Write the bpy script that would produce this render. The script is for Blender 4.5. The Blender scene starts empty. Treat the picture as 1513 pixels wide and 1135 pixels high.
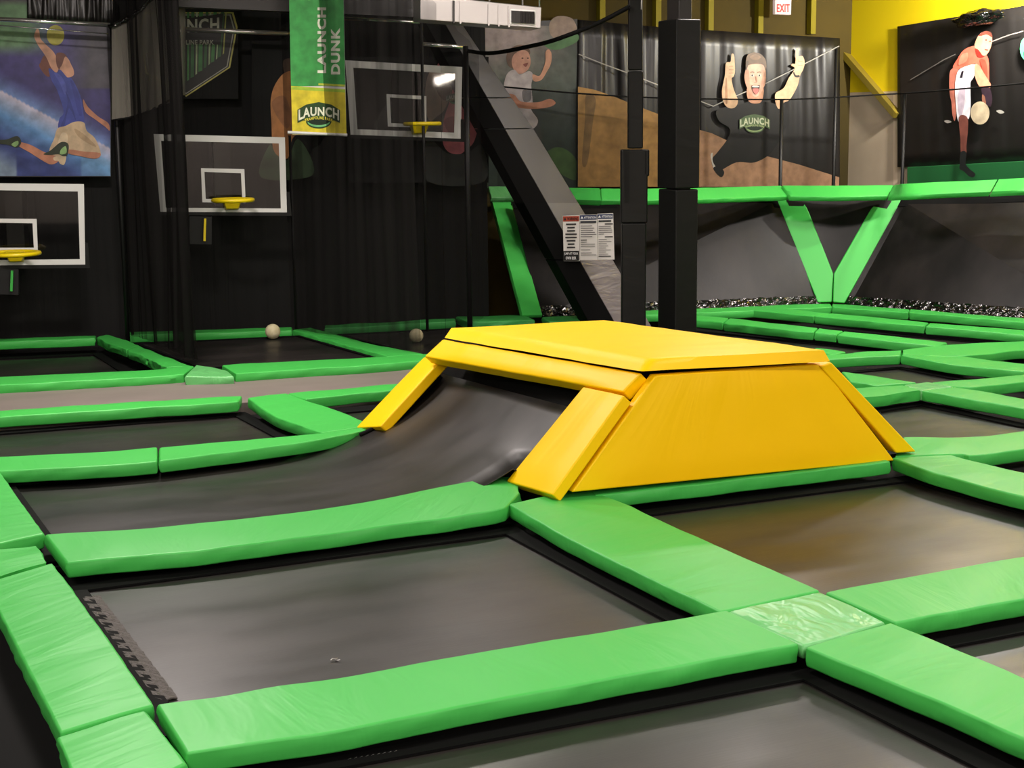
import bpy, bmesh, math, random
from mathutils import Vector, Matrix, noise
random.seed(7)
C = bpy.context.scene.collection
# ---------------------------------------------------------------- camera model (image 1513 x 1135)
H = 2.87; F = 2311.5; PIT = .166223; ROL = -.010773; YAW = .443968; CX, CY = 756.5, 567.5
# world axes = trampoline grid: X runs along the long pads (left to right), Y away from the camera, z = 0 is the pad tops
def w2g(v):
    c, s = math.cos(YAW), math.sin(YAW)
    return Vector((v[0]*c + v[1]*s, -v[0]*s + v[1]*c, v[2]))
fw = Vector((0, math.cos(PIT), -math.sin(PIT))); up0 = Vector((0, math.sin(PIT), math.cos(PIT))); rt0 = Vector((1, 0, 0))
cr, sr = math.cos(ROL), math.sin(ROL)
rt = cr*rt0 + sr*up0; up = -sr*rt0 + cr*up0
FW, RT, UP = w2g(fw), w2g(rt), w2g(up)
CAM = Vector((0, 0, H))
def ray(x, y): return FW*F + RT*(x-CX) - UP*(y-CY)
def G(x, y, z=0.0):                       # point of the horizontal plane at height z seen at (x, y)
    d = ray(x, y); t = (z-H)/d.z
    return CAM + d*t
class Plane:                              # vertical plane through two plan points
    def __init__(s, a, b):
        s.a = Vector((a[0], a[1], 0)); e = Vector((b[0]-a[0], b[1]-a[1], 0)).normalized()
        s.e = e; n = Vector((-e.y, e.x, 0))
        if n.y > 0 or (abs(n.y) < .3 and n.x > 0): n = -n
        s.n = n                            # towards the room
    def off(s, d):
        q = s.a + s.n*d; r = q + s.e
        return Plane((q.x, q.y), (r.x, r.y))
    def p(s, x, y, d=0.0):
        r = ray(x, y); t = ((s.a + s.n*d) - CAM).dot(s.n)/r.dot(s.n)
        return CAM + r*t
def PV(x, y, v): return Plane((0, v), (1, v)).p(x, y)

# ---------------------------------------------------------------- materials
def lin(c):
    return tuple(((x/255)/12.92 if x/255 <= .04045 else (((x/255)+.055)/1.055)**2.4) for x in c) + (1,)
def mat(name, rgb, rough=.5, spec=.5, metal=0, bump=None, var=None, coat=0, emit=None):
    m = bpy.data.materials.new(name); m.use_nodes = True; nt = m.node_tree; b = nt.nodes['Principled BSDF']
    b.inputs['Base Color'].default_value = lin(rgb); b.inputs['Roughness'].default_value = rough
    b.inputs['Specular IOR Level'].default_value = spec; b.inputs['Metallic'].default_value = metal
    b.inputs['Coat Weight'].default_value = coat; b.inputs['Coat Roughness'].default_value = .38
    if emit: b.inputs['Emission Color'].default_value = lin(emit[0]); b.inputs['Emission Strength'].default_value = emit[1]
    co = nt.nodes.new('ShaderNodeTexCoord')
    if var:                               # (scale vec, amount, colour2)
        mp = nt.nodes.new('ShaderNodeMapping'); mp.inputs['Scale'].default_value = var[0]
        nz = nt.nodes.new('ShaderNodeTexNoise'); nz.inputs['Scale'].default_value = 1; nz.inputs['Detail'].default_value = 5; nz.inputs['Roughness'].default_value = .6
        rp = nt.nodes.new('ShaderNodeValToRGB'); rp.color_ramp.elements[0].position = .35; rp.color_ramp.elements[1].position = .68
        rp.color_ramp.elements[0].color = lin(rgb); rp.color_ramp.elements[1].color = lin(var[1])
        nt.links.new(co.outputs['Object'], mp.inputs[0]); nt.links.new(mp.outputs[0], nz.inputs[0])
        nt.links.new(nz.outputs[0], rp.inputs[0]); nt.links.new(rp.outputs[0], b.inputs['Base Color'])
    if bump:                              # (coord, scale vec, strength, distance)
        mp = nt.nodes.new('ShaderNodeMapping'); mp.inputs['Scale'].default_value = bump[1]
        nz = nt.nodes.new('ShaderNodeTexNoise'); nz.inputs['Scale'].default_value = 1; nz.inputs['Detail'].default_value = 3
        nz.inputs['Distortion'].default_value = .6
        bp = nt.nodes.new('ShaderNodeBump'); bp.inputs['Strength'].default_value = bump[2]; bp.inputs['Distance'].default_value = bump[3]
        nt.links.new(co.outputs[bump[0]], mp.inputs[0]); nt.links.new(mp.outputs[0], nz.inputs[0])
        nt.links.new(nz.outputs[0], bp.inputs['Height']); nt.links.new(bp.outputs[0], b.inputs['Normal'])
    return m
M = {}
M['green'] = mat('green_vinyl', (64, 176, 74), .44, .35, bump=('UV', (4, 1.1, 1), .4, .03))
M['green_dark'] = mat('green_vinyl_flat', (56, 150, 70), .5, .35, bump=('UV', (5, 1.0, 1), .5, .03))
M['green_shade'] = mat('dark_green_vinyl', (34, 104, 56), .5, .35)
M['green_cap'] = mat('green_vinyl_pale', (100, 182, 106), .33, .5, bump=('Object', (4, 2.2, 2), .8, .06))
M['yellow'] = mat('yellow_vinyl', (254, 202, 0), .45, .22, bump=('UV', (3, .7, 1), .3, .03))
M['bed'] = mat('woven_trampoline_fabric', (19, 18, 17), .36, .5, var=((.6, 1.3, 1), (43, 39, 37)), bump=('Object', (3, 60, 1), .05, .01))
# worn fabric: the gloss changes from patch to patch
nt = M['bed'].node_tree; nz = nt.nodes.new('ShaderNodeTexNoise'); nz.inputs['Scale'].default_value = 1.1; nz.inputs['Detail'].default_value = 6
mr = nt.nodes.new('ShaderNodeMapRange'); mr.inputs[1].default_value = .3; mr.inputs[2].default_value = .7; mr.inputs[3].default_value = .30; mr.inputs[4].default_value = .46
tc = nt.nodes.new('ShaderNodeTexCoord'); mp = nt.nodes.new('ShaderNodeMapping'); mp.inputs['Scale'].default_value = (.7, 1.8, 1)
nt.links.new(tc.outputs['Object'], mp.inputs[0]); nt.links.new(mp.outputs[0], nz.inputs[0]); nt.links.new(nz.outputs[0], mr.inputs[0]); nt.links.new(mr.outputs[0], nt.nodes['Principled BSDF'].inputs['Roughness'])
M['slant'] = mat('dark_woven_wall_fabric', (14, 13, 12), .36, .16, var=((1.6, 1.6, .3), (32, 29, 28)), bump=('Object', (30, 30, 2), .08, .01))
M['lane'] = mat('grey_lane_fabric', (112, 104, 98), .6, .4, var=((.8, 2, 1), (122, 113, 107)))
M['cover'] = mat('black_spring_cover', (6, 6, 6), .8, .12)
M['foil'] = mat('crumpled_black_plastic', (5, 5, 5), .12, .8, bump=('Object', (5, 5, 7), 1.0, .08))
M['webbing'] = mat('grey_webbing', (70, 64, 60), .55, .4, bump=('Object', (60, 60, 10), .7, .02))
M['frame'] = mat('black_steel', (12, 12, 12), .5, .4)
M['floor'] = mat('black_carpet', (9, 9, 9), .9, .2)
M['blackpad'] = mat('black_vinyl', (13, 13, 12), .5, .3, bump=('Object', (2, 2, 5), .25, .02))
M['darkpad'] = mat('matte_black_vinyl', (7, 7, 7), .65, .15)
M['upper_wall'] = mat('upper_grey_wall', (150, 142, 134), .8, .2)
M['rib'] = mat('olive_yellow_paint', (130, 118, 20), .6, .2)
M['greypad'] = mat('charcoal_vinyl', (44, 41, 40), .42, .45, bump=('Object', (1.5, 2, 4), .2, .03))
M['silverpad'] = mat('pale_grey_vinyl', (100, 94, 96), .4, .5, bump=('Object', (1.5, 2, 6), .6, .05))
M['drape'] = mat('black_banner_vinyl', (24, 22, 21), .36, .6)
M['curtain'] = mat('black_pleated_curtain', (12, 12, 11), .7, .25, bump=('Object', (6, 1, .3), .6, .04))
M['steel'] = mat('galvanised_steel', (190, 186, 184), .3, .5, metal=.85, bump=('Object', (3, 3, 3), .15, .02))
M['chrome'] = mat('bright_pipe', (225, 225, 225), .18, .6, metal=.9)
M['white'] = mat('white_paint', (222, 222, 218), .45, .4)
M['rim'] = mat('yellow_rim_paint', (232, 205, 10), .35, .5)
M['ball'] = mat('cream_rubber', (205, 196, 160), .6, .3, var=((9, 9, 9), (180, 170, 130)))
M['rope'] = mat('black_rope', (10, 9, 9), .8, .2, bump=('Object', (30, 30, 30), .6, .02))
M['beige'] = mat('beige_paint', (204, 188, 164), .7, .2, var=((.8, .8, .8), (194, 176, 152)))
M['yellow_wall'] = mat('yellow_paint', (215, 190, 12), .6, .3)
M['olive'] = mat('olive_brown_wall', (74, 60, 10), .7, .2, var=((.6, .6, .5), (58, 48, 10)))  # far wall in olive-brown, mottled with a darker olive
M['ceiling'] = mat('ceiling_deck', (170, 158, 158), .8, .2)
M['wall'] = mat('plain_wall', (190, 181, 174), .8, .2)
M['brace_paint'] = mat('shaded_yellow_paint', (120, 104, 30), .6, .3)  # the wall's yellow darkened, so the brace's shade sits in its colour
M['glow'] = mat('lamp_diffuser', (255, 240, 220), .5, .2, emit=((255, 238, 214), 9))
M['glow_strong'] = mat('bright_lamp_diffuser', (255, 240, 220), .5, .2, emit=((255, 240, 224), 90))
M['exit'] = mat('exit_face', (200, 185, 180), .5, .2, emit=((255, 225, 220), .35))
M['exit_red'] = mat('exit_letters', (190, 30, 24), .5, .2, emit=((220, 40, 30), .4))
M['plastic'] = mat('white_plastic', (220, 216, 210), .5, .3)
# printed colours are read from a colour attribute
def printed(name, rough):
    m = bpy.data.materials.new(name); m.use_nodes = True; b = m.node_tree.nodes['Principled BSDF']
    a = m.node_tree.nodes.new('ShaderNodeVertexColor'); a.layer_name = 'Col'
    nt = m.node_tree; tc = nt.nodes.new('ShaderNodeTexCoord'); nz = nt.nodes.new('ShaderNodeTexNoise'); nz.inputs['Scale'].default_value = 7; nz.inputs['Detail'].default_value = 4
    mr = nt.nodes.new('ShaderNodeMapRange'); mr.inputs[1].default_value = .3; mr.inputs[2].default_value = .7; mr.inputs[3].default_value = .68; mr.inputs[4].default_value = 1.12
    mx = nt.nodes.new('ShaderNodeVectorMath'); mx.operation = 'SCALE'
    nt.links.new(tc.outputs['Object'], nz.inputs[0]); nt.links.new(nz.outputs[0], mr.inputs[0]); nt.links.new(mr.outputs[0], mx.inputs['Scale']); nt.links.new(a.outputs[0], mx.inputs[0])
    m.node_tree.links.new(mx.outputs[0], b.inputs['Base Color']); b.inputs['Roughness'].default_value = rough; b.inputs['Specular IOR Level'].default_value = .4
    return m
M['print'] = printed('printed_vinyl', .42)
def sheer(name, rgb, solid, scale=(1, 1, 1)):
    m = bpy.data.materials.new(name); m.use_nodes = True; nt = m.node_tree; nt.nodes.clear()
    o = nt.nodes.new('ShaderNodeOutputMaterial'); mx = nt.nodes.new('ShaderNodeMixShader'); t = nt.nodes.new('ShaderNodeBsdfTransparent'); d = nt.nodes.new('ShaderNodeBsdfDiffuse')
    d.inputs[0].default_value = lin(rgb)
    tc = nt.nodes.new('ShaderNodeTexCoord'); mp = nt.nodes.new('ShaderNodeMapping'); mp.inputs['Scale'].default_value = scale
    nz = nt.nodes.new('ShaderNodeTexNoise'); nz.inputs['Scale'].default_value = 1; nz.inputs['Detail'].default_value = 2
    mr = nt.nodes.new('ShaderNodeMapRange'); mr.inputs[1].default_value = .3; mr.inputs[2].default_value = .7; mr.inputs[3].default_value = solid[0]; mr.inputs[4].default_value = solid[1]
    nt.links.new(tc.outputs['Object'], mp.inputs[0]); nt.links.new(mp.outputs[0], nz.inputs[0]); nt.links.new(nz.outputs[0], mr.inputs[0])
    nt.links.new(mr.outputs[0], mx.inputs[0]); nt.links.new(t.outputs[0], mx.inputs[1]); nt.links.new(d.outputs[0], mx.inputs[2]); nt.links.new(mx.outputs[0], o.inputs[0])
    return m
M['net_fine'] = sheer('fine_black_netting', (30, 29, 28), (.22, .34), (2, 2, .5))
M['net_thick'] = sheer('layered_black_netting', (30, 29, 28), (.45, .8), (5, 5, .25))
M['net_sheet'] = sheer('grey_mesh_sheet', (120, 116, 108), (.55, .85), (6, 6, .3))
def glassm():
    m = bpy.data.materials.new('acrylic'); m.use_nodes = True; nt = m.node_tree; nt.nodes.clear()
    o = nt.nodes.new('ShaderNodeOutputMaterial'); mx = nt.nodes.new('ShaderNodeMixShader'); t = nt.nodes.new('ShaderNodeBsdfTransparent'); g = nt.nodes.new('ShaderNodeBsdfGlossy')
    g.inputs['Roughness'].default_value = .03; t.inputs[0].default_value = (.8, .8, .78, 1); mx.inputs[0].default_value = .04
    nt.links.new(t.outputs[0], mx.inputs[1]); nt.links.new(g.outputs[0], mx.inputs[2]); nt.links.new(mx.outputs[0], o.inputs[0]); return m
M['glass'] = glassm()

# ---------------------------------------------------------------- object helpers
def link(name, me, material=None, parent=None, smooth=False):
    o = bpy.data.objects.new(name, me); C.objects.link(o)
    if material: me.materials.append(material)
    if parent: o.parent = parent
    if smooth:
        for p in me.polygons: p.use_smooth = True
    return o
def tag(o, label=None, cat=None, group=None, kind=None):
    if label: o['label'] = label
    if cat: o['category'] = cat
    if group: o['group'] = group
    if kind: o['kind'] = kind
    return o
def empty(name, label, cat, loc=(0, 0, 0), group=None):
    o = bpy.data.objects.new(name, None); C.objects.link(o); o['label'] = label; o['category'] = cat; o.location = loc
    o.empty_display_size = .1
    if group: o['group'] = group
    return o
def adopt(child, parent):                 # parent without moving the child (meshes are built in world coordinates)
    child.parent = parent; child.matrix_parent_inverse = Matrix.Translation(-parent.location) if parent.type == 'EMPTY' else Matrix()
    return child
def mesh(name, vs, fs):
    me = bpy.data.meshes.new(name); me.from_pydata([tuple(v) for v in vs], [], fs); me.update(); return me
def recalc(me):
    bm = bmesh.new(); bm.from_mesh(me); bmesh.ops.recalc_face_normals(bm, faces=bm.faces); bm.to_mesh(me); bm.free()
def bevel(o, w=.015, seg=2, ang=40, hn=True):
    b = o.modifiers.new('bevel', 'BEVEL'); b.width = w; b.segments = seg; b.limit_method = 'ANGLE'; b.angle_limit = math.radians(ang); b.harden_normals = hn
    return o
def prism(name, top, bot, material, parent=None, bw=.012):   # two matching loops of points
    n = len(top); vs = list(top)+list(bot); fs = [list(range(n)), list(range(2*n-1, n-1, -1))]
    for i in range(n): j = (i+1) % n; fs.append([i, n+i, n+j, j][::-1])
    me = mesh(name, vs, fs); recalc(me); o = link(name, me, material)
    if bw:
        for p in me.polygons: p.use_smooth = True
        bevel(o, bw)
    if parent: adopt(o, parent)
    return o
def bar(name, a, b, w, h, material, parent=None, bw=0, side=None):
    a, b = Vector(a), Vector(b); d = (b-a).normalized(); s = side or d.cross(Vector((0, 0, 1)))
    if s.length < .01: s = Vector((1, 0, 0))
    s = s.normalized(); u = s.cross(d).normalized(); s = s*w/2; u = u*h/2
    return prism(name, [a-s-u, a+s-u, a+s+u, a-s+u], [b-s-u, b+s-u, b+s+u, b-s+u], material, parent, bw)
def tube(name, pts, r, material, parent=None, n=10, closed=False):
    pts = [Vector(p) for p in pts]; vs = []; fs = []; m = len(pts)
    for i, p in enumerate(pts):
        a = pts[i-1] if (i or closed) else p; b = pts[(i+1) % m] if (i < m-1 or closed) else p
        d = (b-a).normalized(); s = d.cross(Vector((0, 0, 1)))
        if s.length < .05: s = d.cross(Vector((0, 1, 0)))
        s.normalize(); u = s.cross(d)
        rr = r(i/(m-1)) if callable(r) else r
        for k in range(n): t = 2*math.pi*k/n; vs.append(p + s*math.cos(t)*rr + u*math.sin(t)*rr)
    for i in range(m if closed else m-1):
        for k in range(n): j = (i+1) % m; l = (k+1) % n; fs.append([i*n+k, i*n+l, j*n+l, j*n+k])
    if not closed: fs += [list(range(n))[::-1], [(m-1)*n+k for k in range(n)]]
    me = mesh(name, vs, fs); recalc(me); o = link(name, me, material, smooth=True)
    if parent: adopt(o, parent)
    return o
def boxo(name, lo, hi, material, parent=None, bw=0):
    x0, y0, z0 = lo; x1, y1, z1 = hi
    return prism(name, [(x0, y0, z1), (x1, y0, z1), (x1, y1, z1), (x0, y1, z1)], [(x0, y0, z0), (x1, y0, z0), (x1, y1, z0), (x0, y1, z0)], material, parent, bw)
def resample(pts, n, smooth=True):
    pts = [Vector(p) for p in pts]
    if len(pts) == 1: return pts*n
    L = [0]
    for a, b in zip(pts, pts[1:]): L.append(L[-1] + (b-a).length)
    out = []
    for i in range(n):
        s = L[-1]*i/(n-1); k = 0
        while k < len(pts)-2 and s > L[k+1]: k += 1
        t = (s-L[k])/max(1e-6, L[k+1]-L[k]); p1, p2 = pts[k], pts[k+1]
        if smooth and len(pts) > 2:
            p0 = pts[k-1] if k else p1*2-p2; p3 = pts[k+2] if k+2 < len(pts) else p2*2-p1
            t = min(1, max(0, t))
            out.append(.5*((2*p1) + (p2-p0)*t + (2*p0-5*p1+4*p2-p3)*t*t + (3*p1-p0-3*p2+p3)*t**3))
        else: out.append(p1.lerp(p2, t))
    return out
TH = .115
def pad(label, far, near, m='green', z=0.0, th=TH, name='safety_pad', cat='safety pad', group=None, puff=.006, up=None, wr=1.0, cw=None):
    """padded vinyl cushion lofted between two edges; edges are pixels (2) or world points (3)"""
    conv = lambda q: Vector(q) if len(q) == 3 else G(q[0], q[1], z)
    A = [conv(q) for q in far]; B = [conv(q) for q in near]
    Ln = max((A[-1]-A[0]).length, (B[-1]-B[0]).length); n = max(4, min(60, int(Ln/.07))); k = 7
    A = resample(A, n); B = resample(B, n)
    up_ = Vector(up) if up else Vector((0, 0, 1)); seed = random.random()*50
    vs = []; uv = []
    for i in range(n):
        s = i/(n-1)
        for j in range(k):
            t = j/(k-1); p = A[i].lerp(B[i], t)
            e = min(1, 4*min(s*Ln, (1-s)*Ln)); h = puff*math.sin(math.pi*t)*max(.2, e)
            h += wr*.008*noise.noise(Vector((s*Ln*2.6+seed, t*1.3+s*Ln*.7, seed)))
            vs.append(p + up_*h); uv.append((s*Ln, t*(A[i]-B[i]).length))
    nt_ = n*k
    fs = [[i*k+j, i*k+j+1, (i+1)*k+j+1, (i+1)*k+j] for i in range(n-1) for j in range(k-1)]
    # border loop, dropped down to the underside in three rows so that the side can wrinkle
    loop = [i*k for i in range(n)] + [(n-1)*k+j for j in range(1, k)] + [i*k+k-1 for i in range(n-2, -1, -1)] + [j for j in range(k-2, 0, -1)]
    cen = sum((Vector(v) for v in vs), Vector())/len(vs); prev = loop; per = 0
    axis = (A[-1]-A[0]).normalized()
    for row in range(1, 4):
        cur = []; per = 0
        for q, i in enumerate(loop):
            base = vs[i]; out = base-cen; out = out - up_*out.dot(up_)
            sde = out - axis*out.dot(axis)
            if 0 < q < n-1 or n-1+k-1 < q < 2*n+k-3: out = sde
            out = out.normalized() if out.length > 1e-4 else Vector()
            per = out.dot(base)*0 + (base-cen).dot(axis)
            f = math.sin(math.pi*row/3)*.012 + (row/3)*-.004
            f += wr*.012*noise.noise(Vector((per*9+seed+row*.8, seed, row*.35)))*(1.5 if row < 3 else .4)
            vs.append(base - up_*(th*row/3) + out*f); uv.append((uv[i][0], uv[i][1]+row*.04)); cur.append(len(vs)-1)
        m_ = len(loop)
        for q in range(m_): fs.append([prev[q], prev[(q+1) % m_], cur[(q+1) % m_], cur[q]])
        prev = cur
    fs.append(prev[::-1])
    me = mesh(name, vs, fs); recalc(me)
    ul = me.uv_layers.new(name='UVMap')
    for l in me.loops: ul.data[l.index].uv = uv[l.vertex_index]
    o = link(name, me, M[m] if isinstance(m, str) else m, smooth=True); bevel(o, .014, 2, 50)
    # origin at the middle of the pad's underside
    c = cen - up_*th; me.transform(Matrix.Translation(-c)); o.location = c
    return tag(o, label, cat, group)

# ---------------------------------------------------------------- setting
def slab(name, pts, th, d, m, kind='structure'):          # wall panel: plan/vertical quad with thickness along d
    d = Vector(d)*th; o = prism(name, pts, [Vector(p)+d for p in pts], m, None, 0); tag(o, kind=kind); return o
ZF = -.24
boxo('floor', (-9, -9, ZF-.1), (24, 26, ZF), M['floor'])['kind'] = 'structure'
boxo('ceiling', (-9, -9, 6.6), (24, 26, 6.75), M['ceiling'])['kind'] = 'structure'
PL = Plane((2.85, 22.6), (9.2, 21.2))       # wall behind the dunk lanes
PB = PL.off(.75)                            # plane of the backboards
PW = Plane((10.3, 23.0), (17.3, 22.2))      # wall behind the slanted trampolines
PR = Plane((17.15, 22.4), (18.7, 14.0))     # right-hand wall
def vquad(p0, p1, z0, z1): return [Vector((p0[0], p0[1], z0)), Vector((p1[0], p1[1], z0)), Vector((p1[0], p1[1], z1)), Vector((p0[0], p0[1], z1))]
def onl(P, u): t = (u-P.a.x)/P.e.x; q = P.a + P.e*t; return (q.x, q.y)
PLw = PL.off(-.2)
slab('wall_back', vquad(onl(PLw, -9), onl(PLw, 9.75), ZF, 4.62), .1, (.2, 1, 0), M['curtain'])
slab('trim_back', vquad(onl(PLw, -9), onl(PLw, 9.75), 4.62, 6.6), .1, (.2, 1, 0), M['upper_wall'])
cw = PW.p(1243, 200); corner = (cw.x+.15, onl(PW, cw.x+.15)[1])
slab('wall_far', vquad(onl(PW, 8.6), corner, ZF, 6.6), .1, (.1, 1, 0), M['olive'])
PR = Plane(corner, (corner[0]+1.9, 12.0))
def onr(v): t = (v-PR.a.y)/PR.e.y; q = PR.a + PR.e*t; return (q.x, q.y)
zy = PR.p(1283, 136).z
slab('wall_right', vquad(corner, onr(-9), ZF, zy), .1, (1, 0, 0), M['beige'])
slab('trim_right', vquad(corner, onr(-9), zy, 6.6), .1, (1, 0, 0), M['yellow_wall'])
slab('wall_left', vquad((-9, -9), (-9, 25), ZF, 6.6), .1, (-1, 0, 0), M['wall'])
slab('wall_front', vquad((-9, -9), (24, -9), ZF, 6.6), .1, (0, -1, 0), M['wall'])
# yellow ribs of the far wall
for k, x in enumerate((888, 970, 1047, 1120, 1197)):
    a = PW.p(x, 120, .06); o = boxo('trim_%d' % (k+1), (a.x-.05, a.y-.06, 4.28), (a.x+.05, a.y+.06, 6.55), M['rib']); o['kind'] = 'structure'

# ---------------------------------------------------------------- trampolines
def inset(q, d):                           # inset a convex loop by d
    n = len(q); out = []; area = sum(q[i].x*q[(i+1) % n].y-q[(i+1) % n].x*q[i].y for i in range(n)); sg = 1 if area > 0 else -1
    for i in range(n):
        a, b, c = q[i-1], q[i], q[(i+1) % n]; e1 = (b-a).normalized(); e2 = (c-b).normalized()
        n1 = Vector((-e1.y, e1.x, 0))*sg; n2 = Vector((-e2.y, e2.x, 0))*sg; m = (n1+n2); m = m/max(.35, m.dot(n1))
        out.append(b+m*d)
    return out
def ring(name, a, b, z0, z1, m, parent):
    n = len(a); f = lambda p, z: Vector((p.x, p.y, z)); vs = [f(p, z1) for p in a]+[f(p, z1) for p in b]+[f(p, z0) for p in a]+[f(p, z0) for p in b]; fs = []
    for i in range(n):
        j = (i+1) % n; fs += [[i, j, n+j, n+i], [2*n+i, 3*n+i, 3*n+j, 2*n+j], [i, 2*n+i, 2*n+j, j], [n+i, n+j, 3*n+j, 3*n+i]]
    me = mesh(name, vs, fs); recalc(me); o = link(name, me, m); return adopt(o, parent)
def trampoline(label, corners, m='bed', cov=.1, zb=-.185, out=.06, group=None):
    q = [Vector((c[0], c[1], 0)) if len(c) == 3 else G(c[0], c[1], -.05) for c in corners]
    for p in q: p.z = 0
    c = sum(q, Vector())/len(q); t = empty('trampoline', label, 'trampoline', (c.x, c.y, ZF), group)
    i0 = inset(q, cov); i1 = inset(q, cov-.02)
    bd = prism('bed', [Vector((p.x, p.y, zb+.012)) for p in i1], [Vector((p.x, p.y, zb)) for p in i1], M[m], t, 0)
    ring('spring_cover', inset(q, -out), i0, zb+.016, zb+.03, M['cover'], t)
    ring('frame', inset(q, -out), inset(q, -out+.045), ZF, zb+.014, M['frame'], t)
    return t
W = lambda u, v: (u, v, 0)
ta = trampoline('near black trampoline bed with webbing along its left edge, in front of the yellow box', [W(1.64, 7.55), W(4.9, 7.55), W(4.9, 10.33), W(1.64, 10.33)])
tb_ = trampoline('black trampoline bed at the bottom edge of the photo, left of the lower cross strip', [W(1.62, 3.8), W(5.08, 3.8), W(5.03, 6.8), W(1.62, 6.83)])
trampoline('black trampoline bed cut by the lower right corner of the photo', [W(5.72, 3.8), W(9.3, 3.8), W(9.3, 6.86), W(5.72, 6.86)])
trampoline('black trampoline bed right of the near one, mirroring the yellow box', [W(5.74, 7.6), W(8.72, 7.6), W(8.68, 10.3), W(5.74, 10.33)])
trampoline('black trampoline bed in the third row at left, ending at the wide green pad', [W(-1.4, 14.1), W(4.48, 13.88), W(4.42, 16.0), W(-1.4, 16.4)])
trampoline('small dark trampoline bed behind the left foot of the yellow box', [W(5.12, 13.98), W(9.6, 13.95), W(9.2, 15.6), W(5.12, 15.6)])
trampoline('black trampoline bed in front of the leftmost backboard', [W(-1, 18.9), W(3.98, 18.6), W(3.96, 21.3), W(-1, 22.2)], out=.03)
trampoline('black trampoline bed below the middle backboard, with a cream ball on it', [W(4.65, 18.5), W(6.82, 18.2), W(6.6, 20.75), W(4.4, 21.1)], out=.0, cov=.05, zb=-.06)
trampoline('black trampoline bed behind netting, with a cream ball on it', [W(7.35, 18.1), W(9.6, 17.8), W(9.0, 20.35), W(7.1, 20.6)], out=.0, cov=.05, zb=-.06)
trampoline('black trampoline bed directly right of the yellow box', [(1287, 592), (1361, 580), (1513, 612), (1700, 655), (1513, 640), (1352, 647)][:3] + [W(11.3, 11.25), W(9.0, 11.15)], out=.05)
trampoline('small black trampoline bed behind the pale cross joint, right of the yellow box', [(1238, 538), (1330, 530), (1470, 556), (1362, 566)], out=.03, cov=.06)
trampoline('black trampoline bed hidden mostly behind the right half of the yellow box', [W(8.0, 13.75), W(10.7, 13.55), W(11.2, 15.15), W(9.7, 15.25), W(9.7, 13.9)][:1] + [W(10.6, 13.6), W(11.0, 15.1), W(9.75, 15.2)], out=.03)
trampoline('black trampoline bed at the right edge just below the pale cross joint', [W(11.8, 10.5), W(15, 10.5), W(15, 12.55), W(11.8, 12.58)], out=.03)
trampoline('black trampoline bed at the right edge level with the foot of the yellow box', [W(9.15, 7.4), W(11.9, 7.4), W(11.9, 10.1), W(9.15, 10.1)])
trampoline('black trampoline bed at the right edge in the crook of the pale green pads', [W(13.45, 11.9), W(17, 11.9), W(16.8, 14.15), W(13.15, 14.3)], out=.03)
trampoline('long dark trampoline lane right of the square black column', [(1222, 519), (1325, 517), (1400, 508), (1238, 499), (1030, 478), (985, 478), (985, 505)], out=.02, cov=.05)
trampoline('long black trampoline lane second from the slanted wall', [(1030, 466), (1080, 462), (1200, 474), (1370, 487), (1600, 506), (1560, 517), (1395, 507), (1230, 490)], out=.02, cov=.05)
trampoline('thin black trampoline lane along the foot of the right slanted wall', [(1180, 457), (1229, 455), (1343, 463), (1513, 478), (1700, 494), (1650, 505), (1513, 490), (1364, 479), (1228, 464)], out=.02, cov=.04)
# grey running lane flush between two long pads
ln = prism('running_lane', [(-2, 16.55, -.10), (9.6, 16.1, -.10), (9.4, 17.75, -.10), (-2, 18.5, -.10)], [(-2, 16.55, ZF), (9.6, 16.1, ZF), (9.4, 17.75, ZF), (-2, 18.5, ZF)], M['lane'], None, 0)
tag(ln, 'flat grey running lane between two long green strips at left', 'lane')
# webbing and springs on the near trampoline's left side
vs = []; fs = []
a0, a1 = G(128, 884, -.165), G(240, 1036, -.165)
n = 44
for i in range(n+1):
    for j in range(5):
        p = a0.lerp(a1, i/n); p = p + Vector((-.03+j*.028, 0, 0)); p.z = -.166 + .006*((i+j) % 2) + .004*math.sin(i*1.7)
        vs.append(p)
for i in range(n):
    for j in range(4): k = i*5+j; fs.append([k, k+1, k+6, k+5])
o = link('webbing', mesh('webbing', vs, fs), M['webbing']); sd = o.modifiers.new('s', 'SOLIDIFY'); sd.thickness = .008
wb_ = o; adopt(o, ta); o['label'] = 'pale stitched webbing edge'
for i in range(46):                        # springs
    p = a0.lerp(a1, (i+.5)/46); tube('spring', [p+Vector((-.11, 0, -.004)), p+Vector((-.02, 0, .004))], .005, M['steel'], wb_, 5)
for i in range(9):
    x = 512+i*8.5; p = G(x, 1127-(x-512)*.17, -.165); o = tube('spring', [p+Vector((-.02, 0, 0)), p+Vector((.03, .02, .004))], .008, M['steel'], tb_, 5)
c = G(495, 977, -.172); cl = empty('clip', 'small bent metal clip lying on the near trampoline bed', 'clip', c)
tube('wire', [c+Vector((-.025, 0, .008)), c+Vector((-.012, .012, .012)), c+Vector((.004, .004, .01)), c+Vector((.02, .012, .008))], .004, M['steel'], cl, 6)
tube('hook', [c+Vector((.0, -.006, .008)), c+Vector((.012, -.02, .008)), c+Vector((.024, -.016, .01))], .004, M['steel'], cl, 6)

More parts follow.
